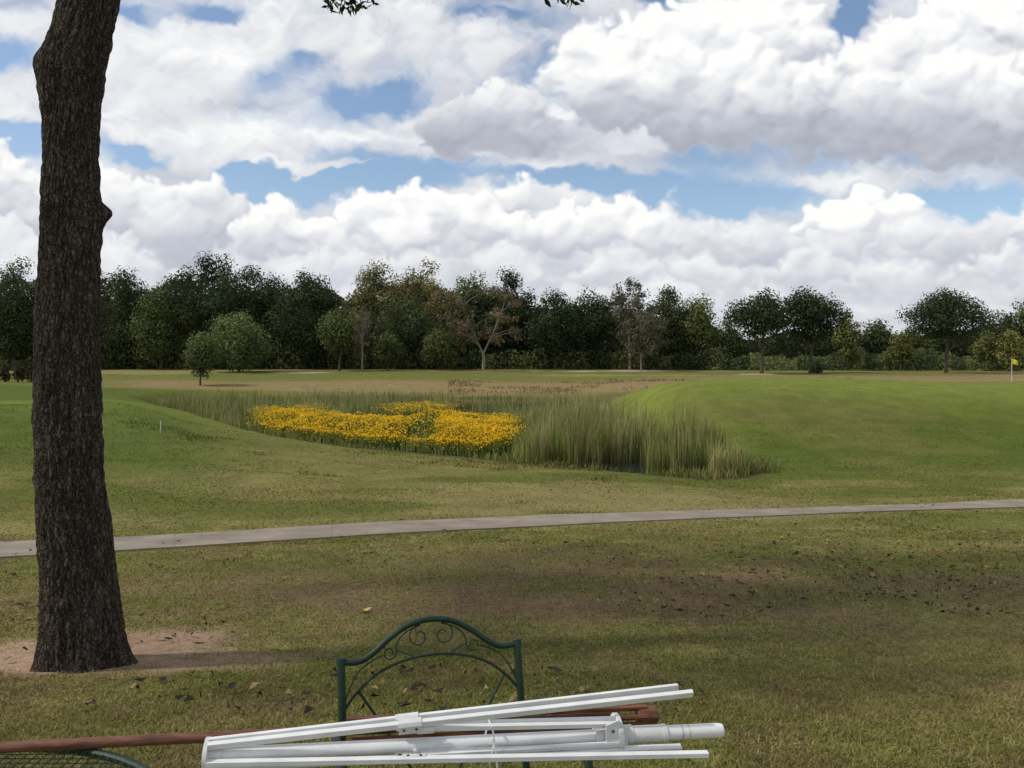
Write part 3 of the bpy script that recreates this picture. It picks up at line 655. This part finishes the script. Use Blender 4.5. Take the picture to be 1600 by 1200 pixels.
arch = half+[(-s, t) for s, t in reversed(half[:-1])]
b_.tube(spline(cpl(arch), 6), .0084, 12)
for s in (-1, 1): b_.tube([cp(s*.245, .856), cp(s*.245, .872)], .0125, 12)
b_.tube([cp(-.25, .50), cp(.25, .50)], .008, 10)
b_.build('back_frame', M['green_metal'], root)
h2 = [(-.243, .742), (-.205, .785), (-.15, .825), (-.08, .849), (0, .857)]
b_ = MB(); b_.tube(spline(cpl(h2+[(-s, t) for s, t in reversed(h2[:-1])]), 6), .0040, 8); b_.build('inner_arch', M['green_metal'], root)
def curl(cx_, cy_, r0, r1, a0, turns, s, n=34):
    return [(s*(cx_+(r0+(r1-r0)*k/n)*math.cos(a0+turns*2*math.pi*k/n)), cy_+(r0+(r1-r0)*k/n)*math.sin(a0+turns*2*math.pi*k/n)) for k in range(n+1)]
for s in (-1, 1):
    b_ = MB(); b_.tube([cp(s*.2, .785), cp(s*.09, .62)], .0040, 8); b_.tube([cp(s*.09, .62), cp(s*.02, .50)], .0040, 8); b_.build('brace', M['green_metal'], root)
    b_ = MB()
    # heart half beside the crown that curls inwards, running out into a small curl at the shoulder
    b_.tube(cpl(curl(.034, .905, .030, .010, math.pi*.55, -1.15, s)), .0019, 7)
    b_.tube(spline(cpl([(s*.029, .934), (s*.066, .922), (s*.092, .899), (s*.098, .876)]+curl(.116, .872, .018, .007, math.pi*1.05, 1.1, s, 14)), 4), .0019, 7)
    b_.tube(spline(cpl([(s*.05, .857), (s*.075, .868), (s*.098, .876)]), 5), .0019, 7)
    b_.tube(spline(cpl([(s*.134, .868), (s*.160, .858), (s*.195, .838), (s*.222, .80), (s*.243, .75)]), 6), .0019, 7)
    b_.build('scroll', M['green_metal'], root)
    b_ = MB(); b_.tube(spline([cp(s*.246, .66), cp(s*.26, .725, .09), cp(s*.275, .748, .16), cp(s*.28, .744, .34), cp(s*.28, .72, .43), cp(s*.275, .6, .46), cp(s*.265, .43, .47)], 6), .0105, 10); b_.build('armrest', M['green_metal'], root)
    b_ = MB(); b_.tube([cp(s*.255, .43, .47), cp(s*.265, 0, .50)], .0115, 10); b_.build('leg', M['green_metal'], root)
b_ = MB(); corners = [cp(-.25, .43, .106), cp(.25, .43, .106), cp(.25, .43, .49), cp(-.25, .43, .49)]
for i in range(4): b_.tube([corners[i], corners[(i+1) % 4]], .01, 8)
for i in range(1, 24): b_.bar(corners[0].lerp(corners[1], i/24), corners[3].lerp(corners[2], i/24), .004, .003)
for i in range(1, 20): b_.bar(corners[0].lerp(corners[3], i/20)+Vector((0, 0, .004)), corners[1].lerp(corners[2], i/20)+Vector((0, 0, .004)), .004, .003)
b_.build('seat', M['green_metal'], root)

# ------------------------------------------------------------------ tables
TH = .785; TR = .525
def table(x, y, label):
    root = tag(empty('patio_table', (x, y, zs(x, y))), label, 'table', 'round mesh patio tables'); h = TH-zs(x, y)
    b_ = MB(); ring = lambda r_, z, n=64: [(r_*math.cos(2*math.pi*k/n), r_*math.sin(2*math.pi*k/n), z) for k in range(n+1)]
    b_.tube(ring(TR-.010, h-.010), .010, 10, False); b_.tube(ring(TR-.14, h-.014), .006, 8, False)
    b_.build('rim', M['green_metal'], root)
    b_ = MB(); st = .021; rr = TR-.016
    k = -int(rr/st)
    while k*st < rr:
        u = k*st; hl = math.sqrt(max(0, rr*rr-u*u))
        if hl > .02:
            b_.bar((u-0, -hl, h-.006), (u, hl, h-.006), .0028, .0018); b_.bar((-hl, u, h-.0095), (hl, u, h-.0095), .0028, .0018)
        k += 1
    b_.build('tabletop', M['green_metal'], root, smooth=False)
    for i in range(4):
        a = math.pi/4+i*math.pi/2; ca, sa = math.cos(a), math.sin(a)
        b_ = MB(); b_.tube(spline([(ca*.40, sa*.40, h-.02), (ca*.34, sa*.34, h*.6), (ca*.30, sa*.30, h*.35), (ca*.42, sa*.42, 0)], 6), .0125, 10); b_.build('leg', M['green_metal'], root)
    b_ = MB(); b_.tube(ring(.305, h*.37, 32), .007, 8, False); b_.build('stretcher', M['green_metal'], root)
table(-1.094, 1.342, 'dark green wire mesh table edge in the bottom left corner under the brown pole')
table(.0, 1.105, 'green wire mesh table holding up the white umbrella frame, below the view')

# ------------------------------------------------------------------ white umbrella frame
P0 = pt(324, 1181, 1.68); P1 = pt(1128, 1141, 1.86); ax = (P1-P0).normalized()
root = tag(empty('umbrella_frame', P0), 'folded white metal umbrella frame without cloth, lying across the foreground', 'umbrella frame')
def ur(p): return Vector(p)-P0
def onax(px): return P0.lerp(P1, (px-320)/808)
b_ = MB(); b_.tube([ur(P0), ur(onax(1030))], .0150, 20); b_.build('pole', M['white_paint'], root)
b_ = MB(); b_.tube([ur(onax(962)), ur(onax(1026))], .0185, 20); b_.tube([ur(onax(1024)), ur(onax(1031)), ], .0195, 20); b_.build('pole_collar', M['white_plastic'], root)
b_ = MB(); b_.tube([ur(onax(1029)), ur(onax(1122)), ur(P1)], [.0158, .0158, .0142], 20); b_.build('lower_pole', M['white_paint'], root)
b_ = MB()
for q in (1056, 1068): b_.tube([ur(onax(q)), ur(onax(q+3))], .01605, 20, False)
b_.build('printed_band', M['gold'], root)
sd = ax.cross(Vector((0, 0, 1))).normalized(); up = sd.cross(ax)
b_ = MB(); b_.tube([ur(P0-ax*.005), ur(P0-ax*.0045), ur(P0+ax*.0035), ur(P0+ax*.004)], [.034, .036, .036, .034], 28); b_.tube([ur(P0-ax*.008), ur(P0+ax*.03)], .018, 20); b_.build('top_hub', M['white_plastic'], root)
RC = onax(948)
b_ = MB(); b_.tube([ur(RC-ax*.004), ur(RC-ax*.003), ur(RC+ax*.005), ur(RC+ax*.006)], [.045, .047, .047, .045], 28); b_.tube([ur(RC-ax*.05), ur(RC+ax*.035)], .0215, 20); b_.build('runner', M['white_plastic'], root)
# angular pivot plate bolted to the camera side of the runner
pc_ = RC+sd*.030
poly = [(-.030, -.030), (.004, -.042), (.016, -.020), (.016, .030), (-.006, .048), (-.034, .038)]
b_ = MB(); b_.add([ur(pc_+ax*x+up*y+sd*z) for z in (0, .005) for x, y in poly], [tuple(range(5, -1, -1)), tuple(range(6, 12))]+[(k, (k+1) % 6, 6+(k+1) % 6, 6+k) for k in range(6)])
pp = b_.build('pivot_plate', M['white_plastic'], root)
for x, y in ((-.018, .026), (-.016, -.020)):
    b_ = MB(); b_.tube([ur(pc_+ax*x+up*y+sd*.0045), ur(pc_+ax*x+up*y+sd*.0075)], .0032, 10); b_.build('screw', M['dark'], pp)
tips = [(1059, 1074, 1.84, 1), (1082, 1083, 1.79, 1), (1106, 1178, 1.755, 0), (1064, 1168, 1.80, 0), (1035, 1140, 1.93, 0)]
for (tx, ty, td, big) in tips:
    e = pt(tx, ty, td)
    rad_ = ((e-P0)-ax*(e-P0).dot(ax)).normalized()
    o_ = P0+rad_*.029+ax*.004
    b_ = MB(); b_.bar(ur(o_), ur(e), .0100, .0150, up=rad_, bev=.07); rb = b_.build('rib', M['white_paint'], root)
    br = o_.lerp(e, .40); dirr = (e-o_).normalized()
    sd2 = dirr.cross(rad_).normalized(); ww, hh_ = (.0225, .032) if big else (.0125, .017)
    b_ = MB(); b_.bar(ur(br-dirr*.024-rad_*.006), ur(br+dirr*.024-rad_*.006), ww, hh_, up=rad_, bev=.25); b_.bar(ur(br+dirr*.015-rad_*.018), ur(br+dirr*.05-rad_*.020), ww-.003, .016, up=rad_, bev=.25); b_.build('bracket', M['white_plastic'], rb)
    for q in (-.013, .013):
        cc_ = br+dirr*q-rad_*.004
        b_ = MB(); b_.tube([ur(cc_-sd2*(ww/2+.0014)), ur(cc_+sd2*(ww/2+.0014))], .0030, 10); b_.build('screw', M['dark'], rb)
    s0 = br+dirr*.04-rad_*.018; s1 = RC+rad_*.036-ax*.004
    b_ = MB(); b_.bar(ur(s0), ur(s1), .0085, .0125, up=rad_, bev=.07); b_.build('strut', M['white_paint'], root)
b_ = MB(); tc_ = onax(742)
b_.tube([ur(p) for p in [tc_+(sd*math.cos(a)*.05+up*math.sin(a)*.052)+ax*.004*math.sin(3*a) for a in [k*2*math.pi/24 for k in range(25)]]], .0022, 6)
b_.tube([ur(tc_+sd*.05+up*.03), ur(tc_+sd*.054+ax*.008), ur(tc_+sd*.052-up*.04+ax*.012)], .0022, 6)
b_.build('tie_cord', M['white_plastic'], root)

# ------------------------------------------------------------------ brown umbrella
QA = pt(0, 1168, 1.80); Q1 = pt(1012, 1118, 2.07); bx = (Q1-QA).normalized(); Q0 = QA-bx*.55
root = tag(empty('wooden_umbrella', QA), 'dark red brown wooden umbrella pole and ribs lying behind the white frame', 'umbrella frame')
def br_(p): return Vector(p)-QA
b_ = MB(); b_.tube([br_(Q0), br_(QA.lerp(Q1, .95))], .0118, 18); b_.build('pole', M['wood'], root)
b_ = MB(); b_.tube([br_(Q1-bx*.03), br_(Q1-bx*.02), br_(Q1+bx*.018), br_(Q1+bx*.024)], [.018, .023, .023, .018], 18); b_.build('hub', M['wood'], root)
bs = bx.cross(Vector((0, 0, 1))).normalized(); bu = bs.cross(bx)
for an in (80, 20, 135, -35, 215, 265):
    rv = bs*math.cos(R(an))+bu*math.sin(R(an)); st_ = QA.lerp(Q1, .50)+rv*.026
    b_ = MB(); b_.bar(br_(st_), br_(Q1-bx*.005+rv*.022), .009, .012, up=rv, bev=.2); b_.build('rib', M['wood'], root)

# ------------------------------------------------------------------ clouds (sky backdrop far beyond the wood)
xs = np.concatenate([np.arange(-1500, -200, 8), np.arange(-200, 1800, 1.5), np.arange(1800, 3108, 8)])
yv = np.concatenate([np.arange(-520, -100, 6), np.arange(-100, 596, 1.5), np.array([600, 620])])
Xg, Yg = np.meshgrid(xs, yv)
wx = (fbm(Xg/80, Yg/65, 3, 201)-.5)*58+(fbm(Xg/20, Yg/18, 4, 205)-.5)*24
wy = (fbm(Xg/80, Yg/65, 3, 211)-.5)*46+(fbm(Xg/20, Yg/18, 4, 215)-.5)*22
Xw, Yw = Xg+wx, Yg+wy
def field(lst, base):
    a = np.full(Xg.shape, float(base))
    for px, y, sx_, sy_, am in lst: a += am*np.exp(-((Xw-px)/sx_)**2-((Yw-y)/sy_)**2)
    return a
dens_l = [(15, 85, 66, 34, -1.2), (20, 215, 60, 16, -1.1), (395, 125, 64, 38, -.8), (605, 152, 66, 20, -1.1), (215, 242, 56, 13, -1.0), (380, 288, 40, 34, -1.2), (330, 20, 46, 16, -.6),
 (560, 282, 200, 25, -1.1), (900, 281, 120, 16, -1.05), (1120, 302, 160, 22, -1.2), (1530, 315, 120, 21, -1.2), (1335, 15, 24, 48, -1.3), (1060, 6, 58, 17, -1.2), (1240, 115, 18, 24, -1.0), (720, 258, 50, 10, -.5), (480, 90, 50, 20, -.5), (190, 20, 50, 12, -.4),
 (520, 268, 80, 10, 1.0), (430, 250, 40, 8, .8), (800, 450, 1500, 60, .5), (1000, 330, 70, 16, -.5), (760, 20, 60, 10, -.4)]
bri_l = [(250, 160, 220, 50, .11), (620, 45, 260, 40, -.12), (760, 205, 240, 40, -.12), (1100, 245, 400, 26, -.14), (1500, 262, 300, 26, -.12), (60, 30, 160, 40, -.12), (420, 205, 250, 22, .12), (700, 110, 100, 36, .12), (350, 60, 100, 30, .04)]
nS = fbm(Xw/280, Yw/120, 7, 231)-.5; nS2 = fbm((Xw-8)/280, (Yw-18)/120, 7, 231)-.5
Ds = field(dens_l, .48)+nS*1.6
Bc = field(bri_l, .79)+(nS-nS2)*1.1+(fbm(Xw/110, Yw/42, 6, 241)-.5)*.34-.06*sstep(.5, 1.0, Ds)
Al = sstep(-.14, .42, Ds)*.97
def blur(a, n=1):
    for _ in range(n):
        a = (a+np.roll(a, 1, 0)+np.roll(a, -1, 0))/3; a = (a+np.roll(a, 1, 1)+np.roll(a, -1, 1))/3
    return a
cr_rng = np.random.default_rng(5)
def grow(big, n1=26, n2=4):
    C_ = []
    for x, y, r_ in big:
        C_.append((x, y, r_, 0))
        for _ in range(n1):
            a = cr_rng.uniform(-math.pi*1.12, math.pi*.12); ro = r_*cr_rng.uniform(.25, 1.0)
            r1 = r_*cr_rng.uniform(.17, .42); x1, y1 = x+math.cos(a)*ro, y+math.sin(a)*ro*.9
            z1 = .75*math.sqrt(max(0, r_*r_-ro*ro))*.85; C_.append((x1, y1, r1, z1))
            for _ in range(n2):
                a2 = cr_rng.uniform(-math.pi*1.15, math.pi*.15); ro2 = r1*cr_rng.uniform(.5, 1.0); r2 = r1*cr_rng.uniform(.28, .5)
                C_.append((x1+math.cos(a2)*ro2, y1+math.sin(a2)*ro2, r2, z1+.7*math.sqrt(max(0, r1*r1-ro2*ro2))*.85))
    return C_
LX, LY, LZ = -.38, -.76, .53
def cumulus(big, base, hi, lo, fade=40, soft=4., n1=26, n2=4, knee=.6):
    Cs = grow(big, n1, n2)
    x0 = min(c[0]-c[2] for c in Cs)-60; x1 = max(c[0]+c[2] for c in Cs)+60; y0 = min(c[1]-c[2] for c in Cs)-55; y1 = base+fade+60
    a, b = np.searchsorted(xs, [x0, x1]); c_, d = np.searchsorted(yv, [y0, y1])
    if b-a < 4 or d-c_ < 4: return
    sl = (slice(c_, d), slice(a, b)); Xs, Ys = Xw[sl], Yw[sl]
    h = np.full(Xs.shape, -60.0); cov = np.full(Xs.shape, -99.0)
    for x, y, r_, z in Cs:
        i0, i1 = np.searchsorted(xs[a:b], [x-r_-52, x+r_+52]); j0, j1 = np.searchsorted(yv[c_:d], [y-r_-48, y+r_+48])
        if i1 <= i0 or j1 <= j0: continue
        dx = Xs[j0:j1, i0:i1]-x; dy = Ys[j0:j1, i0:i1]-y; d2 = dx*dx+dy*dy
        hh_ = np.where(d2 < r_*r_, .75*np.sqrt(np.maximum(r_*r_-d2, 0))+z, -60)
        h[j0:j1, i0:i1] = np.maximum(h[j0:j1, i0:i1], hh_)
        cov[j0:j1, i0:i1] = np.maximum(cov[j0:j1, i0:i1], r_-np.sqrt(d2))
    hb = np.maximum(h, -8)
    def lam_of(q):
        gy, gx = np.gradient(q, yv[c_:d], xs[a:b]); return (-gx*LX-gy*LY+LZ)/np.sqrt(gx*gx+gy*gy+1)
    h3 = blur(hb, 3); h9 = blur(h3, 8); h30 = blur(h9, 26)
    lam = .20*lam_of(h3)+.34*lam_of(h9)+.46*lam_of(h30*1.3); cav = np.clip((h3-h30)/26, -1, 1)
    cov = blur(cov, 1)
    al = sstep(0, soft*2.8, cov+(fbm(Xs/9, Ys/9, 2, 63)-.5)*soft)*(1-sstep(base-fade, base+fade, Ys+(fbm(Xs/60, Ys/30, 3, 77)-.5)*60))
    ytop = y0+55; v = np.clip((base-Yg[sl]+(fbm(Xs/120, Ys/60, 3, 78)-.5)*70)/(base-ytop), 0, 1)
    rim = np.exp(-np.maximum(cov, 0)/9)*.10*sstep(.35, .8, v)
    B_ = lo+(hi-lo)*np.clip(.39+.59*np.clip(lam, -.2, 1)+.13*cav, 0, 1.1)*(.12+.88*sstep(.03, knee, v))+(fbm(Xs/30, Ys/20, 5, 55)-.5)*.12+rim
    Bc[sl] = Bc[sl]*(1-al)+B_*al; Al[sl] = 1-(1-Al[sl])*(1-al)
# horizon banks, back to front
cumulus([(x, 392+18*math.sin(x*.017), 48+14*math.sin(x*.031)) for x in range(-700, 2300, 55)], 470, .92, .58, 40, 9, 12, 3)
cumulus([(20, 290, 62), (-60, 280, 80), (-170, 290, 90), (100, 330, 60), (190, 318, 52), (245, 312, 42), (318, 305, 44), (352, 350, 44), (270, 370, 60)], 415, 1.06, .54, 40, 3)
cumulus([(1110, 372, 52), (1180, 378, 52), (1060, 385, 45), (1230, 390, 40)], 440, .88, .58, 40, 7, 16, 3)
cumulus([(440, 348, 46), (400, 375, 45), (500, 375, 42), (562, 352, 34), (605, 340, 40), (655, 325, 36), (700, 338, 38), (760, 352, 44), (640, 385, 55), (820, 372, 44), (880, 362, 42), (940, 350, 42), (985, 326, 30), (1010, 370, 45)], 440, 1.08, .55, 36, 3)
cumulus([(808, 304, 20), (788, 304, 13), (828, 298, 14)], 326, 1.05, .78, 8, 2.5, 16, 3)
cumulus([(1500, 395, 48), (1570, 372, 52), (1640, 360, 60), (1720, 350, 80), (1850, 370, 90)], 450, .95, .56, 36, 5)
cumulus([(1290, 338, 34), (1345, 322, 36), (1398, 334, 32), (1252, 356, 18), (1330, 365, 46), (1420, 366, 28)], 425, 1.14, .62, 40, 2.5)
cumulus([(x, 430+12*math.sin(x*.023), 34+11*math.sin(x*.041)) for x in range(-500, 2100, 38)], 500, .90, .58, 30, 7, 11, 3)
# soft mid-level heaps at the upper left and centre
cumulus([(170, 110, 70), (260, 90, 80), (340, 130, 60), (420, 60, 70), (240, 170, 60), (80, 160, 50)], 235, 1.0, .64, 60, 22, 14, 2)
cumulus([(560, 70, 80), (660, 50, 90), (760, 80, 80), (700, 130, 70), (800, 150, 60)], 215, .96, .56, 70, 22, 14, 2)
# large upper clouds
cumulus([(880, 112, 36), (925, 95, 52), (985, 82, 60), (1050, 72, 62), (1120, 56, 72), (1200, 60, 76), (1262, 70, 52), (960, 150, 70), (1060, 150, 85), (1160, 150, 90), (800, 195, 70), (720, 210, 60), (1240, 175, 80), (1330, 200, 60)], 262, 1.18, .43, 52, 4.2, 30, 4, .70)
cumulus([(1300, 135, 42), (1365, 105, 58), (1440, 72, 66), (1525, 55, 80), (1620, 70, 95), (1740, 90, 120), (1390, 175, 75), (1500, 175, 95), (1620, 185, 100), (1900, 120, 150)], 285, 1.16, .44, 50, 4.2, 30, 4, .70)
# thin haze towards the horizon
hz_ = sstep(410, 500, Yg)*.5; st_ = .72+.12*(fbm(Xg/220, Yg/11, 4, 300)-.5)*2
Bc = Bc*(1-hz_)+st_*hz_; Al = np.maximum(Al, sstep(360, 450, Yg)*.95)
CRx = [.2, .42, .6, .8, 1.0]; CRc = np.array([(.255, .28, .345), (.38, .405, .475), (.555, .58, .65), (.785, .80, .835), (1.0, 1.0, .99)])
Cc = np.stack([np.interp(Bc, CRx, CRc[:, k]) for k in range(3)], 2)
D_ = np.stack([Xg-800, np.full(Xg.shape, F), HY-Yg], 2); D_ /= np.linalg.norm(D_, axis=2)[:, :, None]
nyv, nxs = Xg.shape
ii = (np.arange(nyv-1)[:, None]*nxs+np.arange(nxs-1)[None, :]).ravel()
sm = raw_mesh('sky', (D_*3600+np.array([0, 0, CH])).reshape(-1, 3), np.stack([ii, ii+nxs, ii+nxs+1, ii+1], 1).ravel(), np.arange(len(ii))*4, Cc.reshape(-1, 3), True)
ca = sm.attributes.new('cover', 'FLOAT', 'POINT')
edge_ = sstep(-1500, -1000, Xg)*(1-sstep(2600, 3100, Xg))*sstep(-520, -350, Yg)
ca.data.foreach_set('value', (Al*edge_).astype(np.float32).ravel())
cm_ = bpy.data.materials.new('cumulus_clouds'); cm_.use_nodes = True; nt = cm_.node_tree; N = nt.nodes; L = nt.links; N.clear()
a1 = N.new('ShaderNodeAttribute'); a1.attribute_name = 'tint'; a2 = N.new('ShaderNodeAttribute'); a2.attribute_name = 'cover'
em = N.new('ShaderNodeEmission'); L.new(a1.outputs['Color'], em.inputs['Color']); em.inputs['Strength'].default_value = 1
tp = N.new('ShaderNodeBsdfTransparent'); mx = N.new('ShaderNodeMixShader'); o_ = N.new('ShaderNodeOutputMaterial')
L.new(a2.outputs['Fac'], mx.inputs[0]); L.new(tp.outputs[0], mx.inputs[1]); L.new(em.outputs[0], mx.inputs[2]); L.new(mx.outputs[0], o_.inputs['Surface'])
try: cm_.cycles.emission_sampling = 'NONE'
except Exception: pass
tag(link('sky', sm, cm_), 'blue sky filled with bright white cumulus clouds with grey bases', 'sky', kind='structure')

# ------------------------------------------------------------------ camera, sun, sky
cam = bpy.data.cameras.new('camera'); co = bpy.data.objects.new('camera', cam); COL.objects.link(co)
co.location = (0, 0, CH); co.rotation_euler = (math.pi/2, 0, 0); cam.lens = 28.8; cam.sensor_width = 36; cam.shift_y = -35/1600
cam.clip_start = .05; cam.clip_end = 8000; scene.camera = co
SE = R(48); hx, hy = -.98, -.17
sp = Vector((hx*math.cos(SE), hy*math.cos(SE), math.sin(SE)))
sl = bpy.data.lights.new('sun', 'SUN'); sl.energy = 2.5; sl.angle = R(3); sl.color = (1, .95, .87)
so = bpy.data.objects.new('sun', sl); COL.objects.link(so); so.rotation_euler = sp.to_track_quat('Z', 'Y').to_euler()
w = bpy.data.worlds.new('World'); scene.world = w; w.use_nodes = True
nt = w.node_tree; N = nt.nodes; L = nt.links; N.clear()
ST = .14
tc = N.new('ShaderNodeTexCoord')
nz = N.new('ShaderNodeTexNoise'); nz.inputs['Scale'].default_value = 2.2; nz.inputs['Detail'].default_value = 2; L.new(tc.outputs['Generated'], nz.inputs['Vector'])
sx_ = N.new('ShaderNodeSeparateXYZ'); L.new(tc.outputs['Generated'], sx_.inputs[0])
# scattered cloud cover for the part of the sky behind and overhead
m0 = N.new('ShaderNodeMapRange'); m0.interpolation_type = 'SMOOTHSTEP'; m0.inputs['From Min'].default_value = .40; m0.inputs['From Max'].default_value = .6; L.new(nz.outputs['Fac'], m0.inputs['Value'])
m1 = N.new('ShaderNodeMapRange'); m1.interpolation_type = 'SMOOTHSTEP'
m1.inputs['From Min'].default_value = .75; m1.inputs['From Max'].default_value = .55; L.new(sx_.outputs[1], m1.inputs['Value'])
m1.inputs['To Min'].default_value = 0; m1.inputs['To Max'].default_value = 1
mu = N.new('ShaderNodeMath'); mu.operation = 'MULTIPLY'; L.new(m0.outputs[0], mu.inputs[0]); L.new(m1.outputs[0], mu.inputs[1])
sky = N.new('ShaderNodeTexSky'); sky.sky_type = 'NISHITA'; sky.sun_disc = False; sky.sun_elevation = SE; sky.sun_rotation = math.atan2(hx, hy); sky.dust_density = .9; sky.ozone_density = 1.3
mx = N.new('ShaderNodeMix'); mx.data_type = 'RGBA'; L.new(mu.outputs[0], mx.inputs[0]); L.new(sky.outputs[0], mx.inputs[6]); mx.inputs[7].default_value = (.80/ST, .81/ST, .83/ST, 1)
bg = N.new('ShaderNodeBackground'); bg.inputs['Strength'].default_value = ST; L.new(mx.outputs[2], bg.inputs['Color'])
wo = N.new('ShaderNodeOutputWorld'); L.new(bg.outputs[0], wo.inputs['Surface'])
try: w.cycles.sampling_method = 'NONE'
except Exception: pass
scene.view_settings.view_transform = 'Standard'; scene.view_settings.look = 'None'; scene.view_settings.exposure = 0
